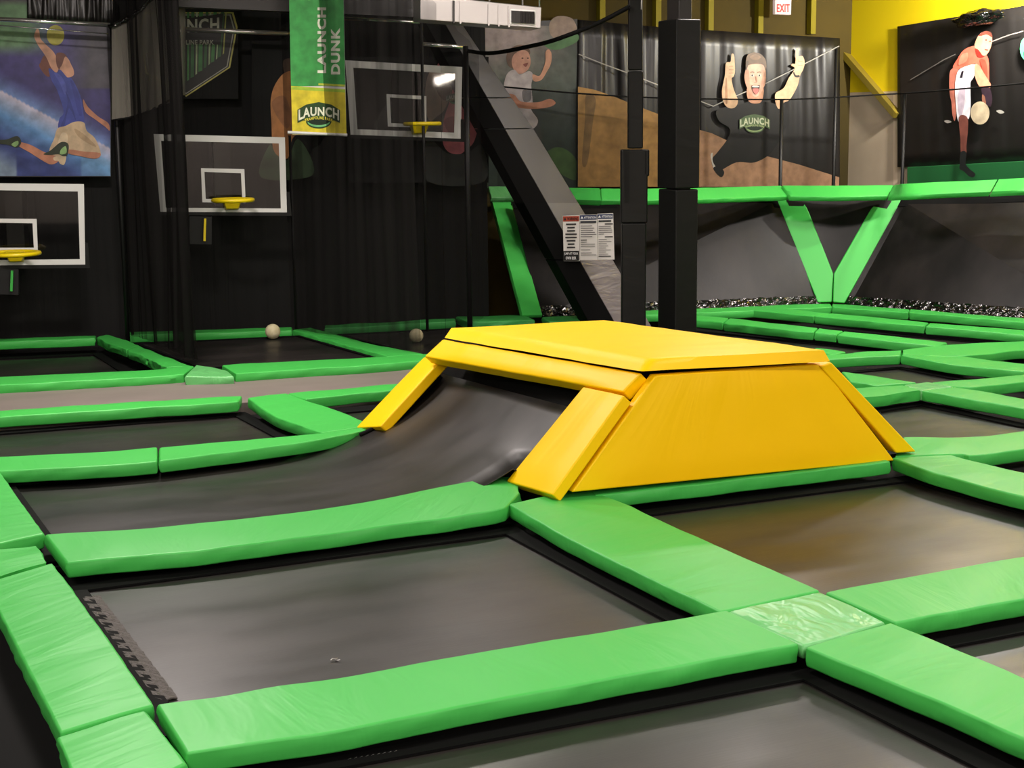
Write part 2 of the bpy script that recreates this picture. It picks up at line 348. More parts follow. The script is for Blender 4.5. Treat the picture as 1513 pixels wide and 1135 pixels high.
# trampoline whose bed sweeps up into the ramp
tr = empty('trampoline', 'long black trampoline bed sweeping up as a ramp to the yellow box', 'trampoline', (3.6, 12.3, ZF))
def rampz(u): t = max(0, (u-3.3)/2.62); return -.17 + .80*t**3.6
vs = []; fs = []; nu, nv = 50, 8
for i in range(nu+1):
    u = 1.7 + (5.86-1.7)*i/nu
    for j in range(nv+1):
        t = j/nv; s = max(0, (u-4.9)/1.03)
        e_ = min(1, max(0, (u-5.42)/.18)); v0_ = 11.1-.3*e_*e_*(3-2*e_); v = v0_ + (13.69-v0_)*t; zz = rampz(u) - .09*t*s**2
        if v < 11.3 and u > 5.3: zz = min(zz, (u-5.24)*1.01-.05)
        vs.append((u - .1*t*s, v, zz))
for i in range(nu):
    for j in range(nv): k = i*(nv+1)+j; fs.append([k, k+nv+1, k+nv+2, k+1])
me = mesh('bed', vs, fs); o = link('bed', me, M['bed'], smooth=True); adopt(o, tr); sd = o.modifiers.new('s', 'SOLIDIFY'); sd.thickness = .012
ring('spring_cover', [Vector(p) for p in [(1.58, 11.0, 0), (4.6, 11.0, 0), (4.6, 13.9, 0), (1.58, 13.9, 0)]], [Vector(p) for p in [(1.76, 11.16, 0), (4.45, 11.16, 0), (4.45, 13.62, 0), (1.76, 13.62, 0)]], -.155, -.145, M['cover'], tr)
ring('frame', [Vector(p) for p in [(1.55, 10.95, 0), (5.0, 10.95, 0), (5.0, 13.95, 0), (1.55, 13.95, 0)]], [Vector(p) for p in [(1.6, 11.0, 0), (4.95, 11.0, 0), (4.95, 13.9, 0), (1.6, 13.9, 0)]], ZF, -.175, M['frame'], tr)
# thin black tube standing in for the dark gap at the far ramp edge
for v0, z0 in ((13.64, .0),):
    pts = [(4.9+.93*i/16 - (.1*((4.9+.93*i/16-4.9)/1.03)), v0, rampz(4.9+.93*i/16)+.012-.09*((.93*i/16)/1.03)**2) for i in range(17)]
    _ = [(4.2+1.7*i/16 - (.1*((4.2+1.7*i/16-4.9)/1.03 if 4.2+1.7*i/16 > 4.9 else 0) if v0 > 12 else 0), v0, rampz(4.2+1.7*i/16)+.012-(.09*(max(0, (4.2+1.7*i/16-4.9)/1.03))**2 if v0 > 12 else 0)) for i in range(17)]
    tube('dark_gap_tube', pts, .022, M['cover'], tr, 6)

# ---------------------------------------------------------------- yellow box
bx = empty('ramp_box', 'bright yellow padded jump box with ramps, standing on the green strips', 'padded box', (6.9, 12, 0))
def ylw(name, top, inward, m='yellow', lab=None, bw=.018):
    top = [Vector(p) for p in top]; iw = inward if isinstance(inward, list) else Vector(inward); o = ypad(name, top, iw, M[m]); adopt(o, bx)
    if lab: o['label'] = lab
    return o
def ypad(name, q, iw, m):                  # puffed quad cushion: q = 4 outer corners, iw = offset (or 4 offsets) to the back face
    iws = iw if isinstance(iw, list) else [iw]*4
    L = max((q[1]-q[0]).length, (q[2]-q[3]).length); Wd = max((q[3]-q[0]).length, (q[2]-q[1]).length)
    n = max(6, int(L/.08)); k = max(5, int(Wd/.08)); nn = -(sum((Vector(i) for i in iws), Vector())).normalized(); vs = []; uv = []; sd = random.random()*30
    for i in range(n+1):
        for j in range(k+1):
            s, t = i/n, j/k; p = q[0].lerp(q[1], s).lerp(q[3].lerp(q[2], s), t)
            h = .014*min(1, 6*min(s, 1-s))*min(1, 6*min(t, 1-t)) + .006*noise.noise(Vector((s*L*3+sd, t*Wd*1.5, sd)))
            vs.append(p+nn*h); uv.append((s*L, t*Wd))
    fs = [[i*(k+1)+j, i*(k+1)+j+1, (i+1)*(k+1)+j+1, (i+1)*(k+1)+j] for i in range(n) for j in range(k)]
    loop = [(i, 0) for i in range(n+1)] + [(n, j) for j in range(1, k+1)] + [(i, k) for i in range(n-1, -1, -1)] + [(0, j) for j in range(k-1, 0, -1)]
    prev = [i*(k+1)+j for i, j in loop]
    for row in (1, 2):
        cur = []
        for i, j in loop:
            s, t = i/n, j/k; w = Vector(iws[0]).lerp(Vector(iws[1]), s).lerp(Vector(iws[3]).lerp(Vector(iws[2]), s), t)
            vs.append(vs[i*(k+1)+j] + w*row/2); uv.append((s*L, t*Wd+.05*row)); cur.append(len(vs)-1)
        for a in range(len(loop)): b = (a+1) % len(loop); fs.append([prev[a], prev[b], cur[b], cur[a]])
        prev = cur
    fs.append(prev[::-1]); me = mesh(name, vs, fs); recalc(me); ul = me.uv_layers.new(name='UVMap')
    for l in me.loops: ul.data[l.index].uv = uv[l.vertex_index]
    o = link(name, me, m, smooth=True); return bevel(o, .014, 2, 50)
A_, B_, C_, D_ = G(667, 485, .945), G(962, 531, 1.012), G(1217, 517, .995), G(892, 473, .945)
Ab, Bb, Cb = G(657, 499.5, .87), G(948.5, 549, .935), G(1226.5, 534, .90)
Db = D_ + Vector((.16, .06, -.085))
ylw('top_pad', [A_, B_, C_, D_], [Ab-A_, Bb-B_, Cb-C_, Db-D_])
T1, T2, S1, S2 = G(655, 501, .855), G(947.5, 551, .915), G(627, 527, .69), G(919.5, 579, .77)
cross = (S2-T2).cross(T1-T2).normalized(); cross = cross if cross.x > 0 else -cross
ylw('upper_cushion', [T1, T2, S2, S1], cross*.115)
nt_ = [G(861.7, 571, .745), G(921.5, 584, .765), G(815, 731, .06), G(747.7, 711, .01)]
cl_ = (nt_[3]-nt_[0]).cross(nt_[1]-nt_[0]).normalized(); cl_ = cl_ if cl_.x > 0 else -cl_
ylw('side_cushion', nt_, cl_*.10)
ft = [PV(627, 527, 13.98), PV(652, 532, 13.5), PV(561, 630, 13.45), PV(526, 632, 13.95)]
ylw('side_cushion', ft, cl_*.10)
# near face
pn = [PV(968, 555, 10.44), PV(1213, 538, 10.44), PV(1322, 681, 10.38), PV(845, 728, 10.38)]
ylw('front_panel', pn, (0, .09, 0), lab='yellow trapezoid side panel')
rl = [PV(1211, 541, 10.42), PV(1229, 535.5, 10.42), PV(1355, 668, 10.42), PV(1325, 670, 10.42)]
ex = Vector((0, .7, 0)); o = prism('side_cushion', rl, [p+ex for p in rl], M['yellow'], bx, .015)
o = prism('side_cushion', [p+Vector((-.22, 2.85, -.04)) for p in rl], [p+Vector((-.22, 3.4, -.04)) for p in rl], M['yellow'], bx, .015)
ru = [Vector(rl[0]).lerp(rl[3], .0), Vector(rl[1]), Vector(rl[1]).lerp(rl[2], .25), Vector(rl[0]).lerp(rl[3], .25)]
prism('upper_cushion', [p+Vector((.02, .72, .0)) for p in ru], [p+Vector((-.2, 2.83, -.03)) for p in ru], M['yellow'], bx, .015)
prism('ramp_bed', [Vector(rl[0])+Vector((-.02, .72, -.1)), Vector(rl[3])+Vector((-.05, .72, -.0)), Vector(rl[3])+Vector((-.3, 2.83, 0)), Vector(rl[0])+Vector((-.25, 2.83, -.1))],
      [Vector(rl[0])+Vector((-.06, .72, -.13)), Vector(rl[3])+Vector((-.12, .72, -.0)), Vector(rl[3])+Vector((-.36, 2.83, 0)), Vector(rl[0])+Vector((-.3, 2.83, -.13))], M['bed'], bx, 0)
# black inner frame
prism('inner_frame', [(6.3, 10.56, .87), (7.62, 10.56, .87), (7.35, 13.45, .82), (6.05, 13.45, .82)], [(6.3, 10.56, .0), (7.62, 10.56, .0), (7.35, 13.45, .0), (6.05, 13.45, .0)], M['frame'], bx, 0)
k_ = [(5.99, 11.12, .62), (6.2, 10.6, .84), (5.95, 13.5, .78), (5.75, 13.5, .52)]
prism('dark_gap_sheet', [(5.9, 10.9, .50), (6.22, 10.9, .84), (6.0, 13.85, .78), (5.74, 13.85, .36)], [(6.0, 10.9, .35), (6.32, 10.9, .73), (6.1, 13.85, .68), (5.86, 13.85, .26)], M['cover'], bx, 0)  # black sheet put in to darken the gap between ramp bed and cushion

# ---------------------------------------------------------------- green pads (edges of the top faces)
g1 = 'long green pads of the near grid'
pad('long near green pad running from lower left to the pale cross joint', [(232, 1041), (500, 1000), (800, 947.5), (1073, 902.5)], [(276, 1113), (520, 1075), (850, 1012), (1180, 951)])
pad('pale crinkled square vinyl cap joining four near green pads', [(1078, 903.5), (1211, 874)], [(1187, 953), (1308, 918.5)], m='green_cap', z=-.008, th=.09, name='joint_cap', cat='vinyl cap', puff=.006, wr=2.2)
pad('green pad leaving the near cross joint toward the right edge of the photo', [(1220, 875), (1370, 847), (1520, 821), (1700, 789)], [(1322, 919), (1400, 905), (1520, 883), (1700, 849)])
pad('nearest green pad in the lower right corner', [(1190, 956), (1350, 1022), (1513, 1090), (1640, 1143)], [(1316, 919), (1432, 966), (1540, 1013), (1700, 1083)])
pad('broad green pad from the foot of the yellow box down to the near cross joint', [(752, 744), (815, 782), (940, 845), (1064, 903)], [(862, 721), (920, 742), (1000, 779), (1211, 872)])
pad('long green pad along the front of the sweeping ramp trampoline', [(67, 789), (238, 778), (490, 749), (741, 705), (768, 728)], [(99, 830), (294, 813), (500, 786), (700, 759), (747, 750)])
pad('green pad lying under the near face of the yellow box', [(5.78, 10.98, 0), (8.5, 10.98, 0)], [(880, 733), (1100, 707), (1316, 681.5)], z=0, puff=0)
L = 1.09
pad('green pad at the left edge above the wrinkled flap', [(L, 14.2, 0), (L, 12.6, 0), (L, 11.05, 0)], [(1.63, 13.6, 0), (12, 714), (65, 788)], z=0)
pad('loose wrinkled green flap between two pads at the left edge', [(L, 10.98, 0), (L, 10.2, 0)], [(53, 804), (68, 832)], m='green', z=-.01, th=.09, name='joint_cap', cat='vinyl cap', wr=2.5)
pad('wide green pad at lower left beside the webbing edge', [(L, 10.15, 0), (L, 9.0, 0), (L, 7.40, 0)], [(77, 832), (107, 870), (227, 1040)], z=0)
pad('green corner cap at the bottom left', [(84, 1089), (130, 1200)], [(214, 1049), (274, 1125)], z=-.005, name='joint_cap', cat='vinyl cap', wr=1.8)
pad('green pad running from the right foot of the yellow box toward the camera', [(1318, 677), (1385, 700), (1513, 733), (1700, 775)], [(1405, 672), (1440, 681), (1513, 699), (1700, 742)])
pad('green pad from the right foot of the yellow box to the right edge', [(1335, 646), (1435, 645), (1513, 637), (1700, 612)], [(1322, 674), (1415, 671), (1440, 673), (1513, 663), (1700, 636)], z=.003)
pad('left green pad of the pair behind the sweeping trampoline', [(-60, 679), (60, 672), (150, 668), (232, 661)], [(-60, 699), (60, 693), (150, 688), (232, 681)])
pad('right green pad of the pair behind the sweeping trampoline, ending under the yellow foot', [(236, 661), (400, 647), (500, 637), (552, 629)], [(236, 681), (400, 660), (490, 646), (560, 631)])
pad('long green strip on the near side of the grey lane, left of the wide pad', [(-60, 610), (60, 603), (180, 595), (300, 588), (357, 585)], [(-60, 620), (60, 612), (180, 604), (300, 597), (352, 593)])
pad('wide green pad crossing from the grey lane to the sweeping trampoline', [(366, 588), (405, 614), (475, 639)], [(423, 581.5), (485, 602), (533, 620), (548, 628)])
pad('green strip between grey lane and small dark bed behind the box', [(426, 581), (550, 570), (640, 563)], [(452, 590), (560, 578), (640, 571)])
pad('long green strip on the far side of the grey lane at far left', [(-60, 560), (60, 554), (218, 547), (252, 543.5), (286, 541)], [(-60, 572), (60, 565.5), (218, 556.5), (272, 553)])
pad('pale green flap under the foot of the hanging net', [(290, 538), (334, 546)], [(273.5, 557), (345, 555)], m='green_cap', z=-.004, name='joint_cap', cat='vinyl cap', wr=2.5, puff=.004)
pad('green strip in front of the middle dunk lane', [(328, 539.5), (450, 533), (550, 528), (640, 522)], [(348, 552), (450, 545), (550, 539), (640, 531)])
pad('far half of the wavy green pad between the first two dunk lanes', [(143, 499), (163, 508), (187, 516)], [(157, 494.5), (180, 501), (206, 510)], wr=2.5)
pad('near half of the wavy green pad between the first two dunk lanes', [(189, 517), (215, 528), (246, 543)], [(208, 511), (240, 525), (287, 541)], wr=2.5)
pad('far green pad under the leftmost backboard', [(-60, 503), (60, 498.5), (141, 495.5)], [(-60, 507), (60, 502.5), (140, 499.5)])
pad('far green pad under the middle backboard', [(190, 491), (300, 487.5), (431, 483.5)], [(190, 495), (300, 491.5), (431, 487.5)], m='green')
pad('narrow green pad between the middle lane and the netted lane', [(432, 488), (505, 508), (572, 526)], [(459, 484), (550, 508), (626, 523)], m='green', wr=1.8)
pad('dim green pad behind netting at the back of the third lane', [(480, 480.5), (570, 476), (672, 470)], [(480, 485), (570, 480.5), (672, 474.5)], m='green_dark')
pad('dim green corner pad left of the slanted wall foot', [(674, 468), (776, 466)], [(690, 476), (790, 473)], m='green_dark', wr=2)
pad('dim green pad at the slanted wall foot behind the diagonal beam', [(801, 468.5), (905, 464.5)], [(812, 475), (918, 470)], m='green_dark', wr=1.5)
# right wing
pad('green pad below the slanted wall, seen both sides of the square column', [(950, 459), (1080, 454), (1150, 450.5), (1227, 448.5)], [(950, 465), (1080, 460), (1150, 457), (1229, 453.5)])
pad('green pad along the foot of the right slanted wall, left piece', [(1230, 448.5), (1290, 453), (1344, 457)], [(1230, 454), (1290, 458), (1342, 461.5)])
pad('green pad along the foot of the right slanted wall, right piece', [(1345, 457), (1430, 464), (1513, 470.5), (1600, 477)], [(1344, 461.5), (1430, 468.5), (1513, 476), (1600, 483.5)])
pad('short green pad starting the second strip from the wall', [(1112, 453), (1165, 457), (1213, 462), (1226, 463)], [(1089, 456.5), (1140, 461), (1202, 467)])
pad('middle green pad of the second strip from the wall', [(1228, 463), (1292, 468.5), (1372, 477)], [(1204, 467.5), (1285, 474.5), (1366, 482)])
pad('right green pad of the second strip from the wall', [(1374, 477.5), (1445, 482.5), (1513, 488), (1620, 497)], [(1368, 482.5), (1445, 488.5), (1513, 494.5), (1620, 504)])
pad('short green pad beside the square column in the third strip', [(1020, 466), (1045, 467.5), (1076, 470)], [(1018, 471.5), (1040, 473.5), (1068, 477)])
pad('long green pad in the third strip right of the column', [(1078, 470), (1140, 477), (1208, 484.5)], [(1070, 477.5), (1140, 485), (1202, 491)])
pad('very short green pad with a seam each side in the third strip', [(1210, 485), (1245, 489)], [(1204, 491.5), (1236, 494.5)])
pad('green pad at the right end of the third strip', [(1247, 489.5), (1320, 497), (1399, 506)], [(1238, 495), (1310, 503.5), (1388, 511)])
pad('green pad in the junction behind the yellow box reaching the right edge', [(1334, 517), (1400, 509.5), (1513, 504), (1620, 499)], [(1334, 524), (1420, 526), (1513, 517), (1620, 511)], z=.002)
pad('pale green pad behind the right top corner of the box', [W(8.9, 15.8), (1221, 524.5), (1270, 520), (1332, 517)], [W(8.9, 15.4), (1228, 531), (1275, 528), (1330, 525)], m='green')
pad('small pale green pad peeping out behind the box corner', [(1205, 514), (1230, 516.5), (1250, 519.5)], [(1200, 519), (1215, 521.5), (1230, 524)], m='green')
pad('green pad running from the rear junction down to the right edge', [(1331, 525), (1411, 539), (1513, 549), (1620, 560)], [(1425, 527), (1470, 533), (1513, 537.5), (1620, 547)])
pad('green pad behind the cross joint on its left rear side', [(1256, 564), (1275, 567), (1296, 570)], [(1244, 548.5), (1300, 556.5), (1354, 565)], wr=1)
pad('green pad left of the rear cross joint touching the yellow slope', [W(8.2, 13.6), (1264, 574), (1300, 572), (1334, 569)], [W(8.2, 13.05), (1280, 586.5), (1320, 582), (1359, 577)])
pad('pale flat cap on the rear cross joint right of the box', [(1336, 568.5), (1361, 577)], [(1370, 564.5), (1408, 571)], m='green_cap', z=.002, name='joint_cap', cat='vinyl cap', puff=.003)
pad('green pad right of the rear cross joint', [(1376, 565), (1440, 560.5), (1513, 553.5), (1620, 544)], [(1410, 571.5), (1440, 571.5), (1513, 564.5), (1620, 555)])
pad('green pad running from the rear cross joint toward the camera', [(1362, 577), (1440, 591), (1513, 604), (1700, 640)], [(1411, 572), (1471, 581.5), (1513, 589.5), (1700, 622)])

# ---------------------------------------------------------------- slanted trampoline walls
ZT = dict(a=1.68, b=1.62, c=1.74)
def sl(x, y, t): return G(x, y, t)
fl, fr_, frr = G(801, 466, 0), G(1214, 449, 0), G(1235, 449, 0)
tl, trr = G(757, 294, 1.67), G(1150, 293, 1.61)
def slant(label, q, m='slant'):
    c = (q[0]+q[1])/2; t = empty('slanted_trampoline', label, 'trampoline', (c.x, c.y, ZF)); nn = (q[1]-q[0]).cross(q[3]-q[0]).normalized(); nn = nn if nn.z > 0 else -nn
    q = [p-nn*.06 for p in q]
    b = prism('bed', q, [p-nn*.02 for p in q], M[m], t, 0)
    e = [q[0], q[1], q[2], q[3]]
    bar('bottom_frame', q[0]-nn*.06, q[1]-nn*.06, .05, .05, M['frame'], t); bar('top_frame', q[2]-nn*.06, q[3]-nn*.06, .05, .05, M['frame'], t)
    lo = [q[0]+nn*.012, q[1]+nn*.012, q[1].lerp(q[2], .085)+nn*.012, q[0].lerp(q[3], .085)+nn*.012]
    # crumpled foot strip
    vs = []; fs = []; n = 70
    for i in range(n+1):
        for j in range(5):
            p = lo[0].lerp(lo[1], i/n).lerp(lo[3].lerp(lo[2], i/n), j/4); vs.append(p + nn*(.02+.035*noise.noise(Vector((i*.9, j*1.3, c.x)))))
    for i in range(n):
        for j in range(4): k = i*5+j; fs.append([k, k+1, k+6, k+5])
    o = link('foot_strip', mesh('foot_strip', vs, fs), M['foil'], smooth=False); adopt(o, t); o['label'] = 'crumpled shiny black strip'
    up_ = [q[3]+nn*.01, q[2]+nn*.01, q[2].lerp(q[1], .07)+nn*.01, q[3].lerp(q[0], .07)+nn*.01]
    prism('top_strip', up_, [p-nn*.008 for p in up_], M['cover'], t, 0)
    return nn
sl_q = [fl, fr_, trr, tl]
n1 = slant('slanted black trampoline wall left of the green V, behind the column', sl_q)
t3, t4, fR = G(1330, 292, 1.62), G(1640, 277, 1.80), G(1640, 480, 0)
n2 = slant('slanted black trampoline wall right of the green V', [G(1244, 450, 0), fR, t4, t3])
vm = G(1231, 404, .45)
tt = [G(1187, 293, 1.61), G(1296, 293, 1.61)]
vv = empty('slanted_trampoline', 'triangular black trampoline panel inside the green V', 'trampoline', tuple(G(1231, 447, ZF)))
nv_ = (tt[1]-tt[0]).cross(G(1231, 440, .05)-tt[0]).normalized(); nv_ = nv_ if nv_.z > 0 else -nv_
tri = [G(1160, 291, 1.63)-nv_*.16, G(1320, 291, 1.63)-nv_*.16, G(1231, 442, .08)-nv_*.2]
prism('bed', tri, [p-nv_*.02 for p in tri], M['slant'], vv, 0)
bar('top_frame', tri[0]-nv_*.06, tri[1]-nv_*.06, .05, .05, M['frame'], vv)
# green arms
def arm(label, q, nn): return pad(label, [q[0], q[3]], [q[1], q[2]], th=.11, up=tuple(nn), m='green', puff=.01)
def arm5(name, q, nn, label):
    o = prism(name, q, [p-nn*.1 for p in q], M['green'], None, .02); return tag(o, label, 'safety pad')
Z = lambda p, n_: Vector(p)
o = pad('slanted green edge pad at the left end of the slanted wall', [G(726, 292, 1.68), G(772, 466, .02)], [G(753, 292, 1.67), G(801, 465, .02)], th=.1, up=(-.05, -.75, .6), wr=.8)
V0 = G(1229, 446.5, .03)
arm5('safety_pad', [G(1146, 293, 1.60), G(1187, 293, 1.60), G(1231, 404, .46), V0, G(1208, 447, .02)], nv_, 'left arm of the green V on the slanted wall')
arm5('safety_pad', [G(1295.5, 293, 1.60), G(1336, 292, 1.61), G(1248, 448, .02), G(1230.5, 446.5, .03), G(1232, 404, .46)], nv_, 'right arm of the green V on the slanted wall')
# cap pads along the top of the walls: far (upper) edge and near (lower) edge in pixels at wall-top height
def cap(label, a, b, za, zb, m='green'):
    A = [G(x, y, za+(zb-za)*i/(len(a)-1)+.11) for i, (x, y) in enumerate(a)]; B = [G(x, y, za+(zb-za)*i/(len(b)-1)+.05) for i, (x, y) in enumerate(b)]
    A = [Bv + Vector((Av.x-Bv.x, Av.y-Bv.y, 0)).normalized()*.28 + Vector((0, 0, 0)) for Av, Bv in zip(A, B)]
    # solve the height so that the upper edge meets its pixel row
    A2 = []
    for (x, y), p in zip(a, A):
        d = ray(x, y); t = (p-CAM).to_2d().length/d.to_2d().length; A2.append(CAM+d*t)
    return pad(label, A2, B, th=.09, m=m, puff=.008, up=(0, -.5, .86), wr=.8)
cap('short green cap pad at the left end of the slanted wall top', [(721.5, 275), (752, 275)], [(726, 291.5), (761, 291.5)], 1.68, 1.67, 'green_cap')
cap('green cap pad on the slanted wall top beside the diagonal beam', [(770, 277), (886, 278)], [(770, 293), (888, 296)], 1.67, 1.65)
cap('green cap pad on the slanted wall top crossing behind the post and column', [(888, 278), (1000, 278), (1154, 274)], [(889, 296), (1000, 295.5), (1166, 289.5)], 1.65, 1.61)
cap('green cap pad spanning the top of the V', [(1156, 273.5), (1240, 274), (1320, 273)], [(1168, 290), (1240, 290.5), (1312, 289.5)], 1.61, 1.61)
cap('green cap pad on the right slanted wall top', [(1321, 273), (1351, 270.5), (1474, 265)], [(1314, 289.5), (1351, 288), (1464, 283)], 1.62, 1.72)
cap('green cap pad at the right edge on the slanted wall top', [(1476, 265), (1540, 262), (1640, 257)], [(1466, 283), (1540, 279.5), (1640, 275)], 1.72, 1.80)

# ---------------------------------------------------------------- printed things
def catmull(pts, n=5):
    out = []; m = len(pts)
    for i in range(m):
        p0, p1, p2, p3 = pts[i-1], pts[i], pts[(i+1) % m], pts[(i+2) % m]
        for k in range(n):
            t = k/n; out.append(tuple(.5*(2*p1[a]+(p2[a]-p0[a])*t+(2*p0[a]-5*p1[a]+4*p2[a]-p3[a])*t*t+(3*p1[a]-p0[a]-3*p2[a]+p3[a])*t**3) for a in (0, 1)))
    return out
def ell(cx, cy, rx, ry, n=24): return [(cx+rx*math.cos(2*math.pi*i/n), cy+ry*math.sin(2*math.pi*i/n)) for i in range(n)]
class Print:
    """flat printed artwork: coloured shapes laid on a plane, thin layers over each other"""
    def __init__(s, fmap): s.vs = []; s.fs = []; s.cs = []; s.d = .004; s.f = fmap
    def poly(s, col, pts, smooth=True):
        if smooth: pts = catmull(pts)
        b = len(s.vs); s.vs += [s.f(x, y, s.d) for x, y in pts]; s.cs += [lin(col)]*len(pts); s.fs.append(list(range(b, b+len(pts)))); s.d += .0008
    def line(s, col, pts, w):
        for a, b in zip(pts, pts[1:]):
            dx, dy = b[0]-a[0], b[1]-a[1]; l = math.hypot(dx, dy) or 1; nx, ny = -dy/l*w/2, dx/l*w/2
            s.poly(col, [(a[0]+nx, a[1]+ny), (b[0]+nx, b[1]+ny), (b[0]-nx, b[1]-ny), (a[0]-nx, a[1]-ny)], False); s.d -= .0008
        s.d += .0008
    def grid(s, fn, x0, y0, x1, y1, nx, ny, wave=0):
        b = len(s.vs)
        for i in range(nx+1):
            for j in range(ny+1):
                x = x0+(x1-x0)*i/nx; y = y0+(y1-y0)*j/ny; s.vs.append(s.f(x, y, .003)); s.cs.append(lin(fn(x, y)))
        s.fs += [[b+i*(ny+1)+j, b+i*(ny+1)+j+1, b+(i+1)*(ny+1)+j+1, b+(i+1)*(ny+1)+j] for i in range(nx) for j in range(ny)]
    def text(s, txt, col, fn, bold=.0):
        """fn maps (0..1, 0..1) of the text box to picture coordinates"""
        V, Fc = textmesh(txt, bold); b = len(s.vs)
        for v in V: x, y = fn(v[0], v[1]); s.vs.append(s.f(x, y, s.d))
        s.cs += [lin(col)]*len(V); s.fs += [[b+i for i in f] for f in Fc]; s.d += .0008
    def build(s, name, parent=None, material=None):
        me = mesh(name, s.vs, s.fs); ca = me.color_attributes.new('Col', 'FLOAT_COLOR', 'POINT')
        for i, c in enumerate(s.cs): ca.data[i].color = c
        o = link(name, me, material or M['print'])
        if parent: adopt(o, parent)
        return o
_tm = {}
def textmesh(txt, bold):
    if (txt, bold) in _tm: return _tm[(txt, bold)]
    cu = bpy.data.curves.new('t', 'FONT'); cu.body = txt; cu.offset = bold; cu.resolution_u = 3; cu.space_character = 1.0+bold*3
    ob = bpy.data.objects.new('t', cu); C.objects.link(ob); dg = bpy.context.evaluated_depsgraph_get(); dg.update()
    me = bpy.data.meshes.new_from_object(ob.evaluated_get(dg)); V = [v.co.copy() for v in me.vertices]; Fc = [list(p.vertices) for p in me.polygons]
    bpy.data.objects.remove(ob); bpy.data.curves.remove(cu); bpy.data.meshes.remove(me)
    x0 = min(v.x for v in V); x1 = max(v.x for v in V); y0 = min(v.y for v in V); y1 = max(v.y for v in V)
    V = [((v.x-x0)/(x1-x0), (v.y-y0)/(y1-y0)) for v in V]; _tm[(txt, bold)] = (V, Fc); return V, Fc
def box_text(x0, y0, x1, y1): return lambda s, t: (x0+(x1-x0)*s, y1+(y0-y1)*t)
def logo(P, cx, cy, w, col=(238, 240, 214), dark=(38, 72, 30), small=(225, 215, 70), light=(120, 200, 130)):
    """arched LAUNCH wordmark over TRAMPOLINE PARK and an oval"""
    h = w*.62; arc = lambda s: -.12*w*(1-(2*s-1)**2)
    P.poly(dark, ell(cx, cy+.13*w, .30*w, .17*w)); P.poly(light, ell(cx, cy+.145*w, .26*w, .12*w)); P.poly((14, 40, 20), ell(cx, cy+.10*w, .27*w, .12*w))
    P.poly(dark, [(cx-.5*w, cy-.14*w), (cx-.3*w, cy-.26*w), (cx, cy-.32*w), (cx+.3*w, cy-.26*w), (cx+.5*w, cy-.13*w), (cx+.5*w, cy+.17*w), (cx+.36*w, cy+.11*w), (cx+.3*w, cy+.11*w), (cx, cy+.07*w), (cx-.3*w, cy+.11*w), (cx-.36*w, cy+.11*w), (cx-.5*w, cy+.17*w)], False)
    P.text('LAUNCH', col, lambda s, t: (cx+(s-.5)*.95*w, cy+.12*w+arc(s)*1.0-(.20+.06*abs(2*s-1))*w*t), .035)
    P.text('TRAMPOLINE PARK', small, lambda s, t: (cx+(s-.5)*.66*w, cy+.15*w+arc(s)*.55-.07*w*t), .03)
def mix(a, b, t): t = max(0, min(1, t)); return tuple(a[i]+(b[i]-a[i])*t for i in range(3))
def canvas(name, P, q, th=.012, m=None, parent=None):
    return prism(name, [P.p(*c) for c in q], [P.p(c[0], c[1], -th) for c in q], m or M['drape'], parent, 0)
SK = (226, 168, 138); SKd = (196, 132, 102)
# --- poster of a jumping boy
PP = PL.off(.10); f = lambda x, y, d: PP.p(x, y, d)
ps = empty('poster', 'space poster of a leaping boy in blue shirt reaching for a yellow ball', 'poster', tuple(PP.p(80, 262)))
canvas('canvas', PP, [(-60, -50), (164, -50), (164, 261), (-60, 262)], parent=ps)
P = Print(f)
def sky(x, y):
    n = noise.noise(Vector((x*.05, y*.09, 3)))*14; d = y-(134+.52*x)
    c = mix((92, 84, 150), (66, 58, 118), (y-60)/70); c = mix(c, (84, 80, 90), (x-95)/40 if y < 130 else 0)
    if y < 84: c = mix(c, (120, 160, 118), min(1, (84-y)/18)*(1 - max(0, (x-40)/45)))
    if y < 8: c = mix(c, (96, 84, 100), (8-y)/10)
    if d > -30: c = mix(c, (120, 150, 205), (d+30)/30)
    if d > 0: c = mix((214, 204, 222), (96, 146, 200), d/34)
    if d > 34: c = mix((96, 146, 200), (52, 66, 126), (d-34)/40)
    if d > 30: c = tuple(v+n*(1.4) for v in c)
    if d > 78 and x < 25: c = mix(c, (130, 150, 170), (d-78)/30)
    if x > 120 and d > 20: c = mix(c, (120, 168, 206), .5)
    return tuple(max(3, min(250, v)) for v in c)
P.grid(sky, -60, -50, 163, 260, 70, 90)
P.poly((206, 196, 84), ell(82, 52, 13, 15))
P.poly((126, 72, 58), [(60, 92), (66, 82), (75, 98), (73, 113), (66, 110), (58, 98)])
P.poly(SK, [(51, 50), (55, 42), (58, 46), (60, 57), (68, 66), (80, 78), (87, 95), (84, 107), (76, 101), (68, 84), (57, 68), (51, 56)])
P.poly((120, 70, 58), [(83, 80), (92, 78), (99, 84), (97, 92), (90, 103), (84, 97)])
P.poly(SK, [(96, 84), (101, 87), (105, 95), (109, 104), (108, 112), (98, 114), (88, 104), (92, 95)])
P.poly((66, 78, 166), [(72, 101), (84, 108), (89, 103), (99, 114), (105, 115), (113, 128), (120, 145), (123, 165), (124, 182), (110, 180), (95, 187), (86, 189), (88, 175), (94, 165), (85, 135), (76, 118)])
P.poly((84, 94, 184), [(80, 108), (90, 112), (98, 128), (96, 140), (88, 122)]); P.poly((58, 66, 150), [(104, 118), (112, 130), (118, 148), (121, 170), (116, 168), (110, 145)]); P.poly((52, 62, 140), [(97, 135), (100, 150), (96, 170), (90, 186), (95, 186), (102, 160), (112, 178), (105, 152)])
P.poly(SKd, [(123, 147), (130, 158), (145, 172), (160, 182), (162, 193), (155, 187), (140, 176), (126, 165)])
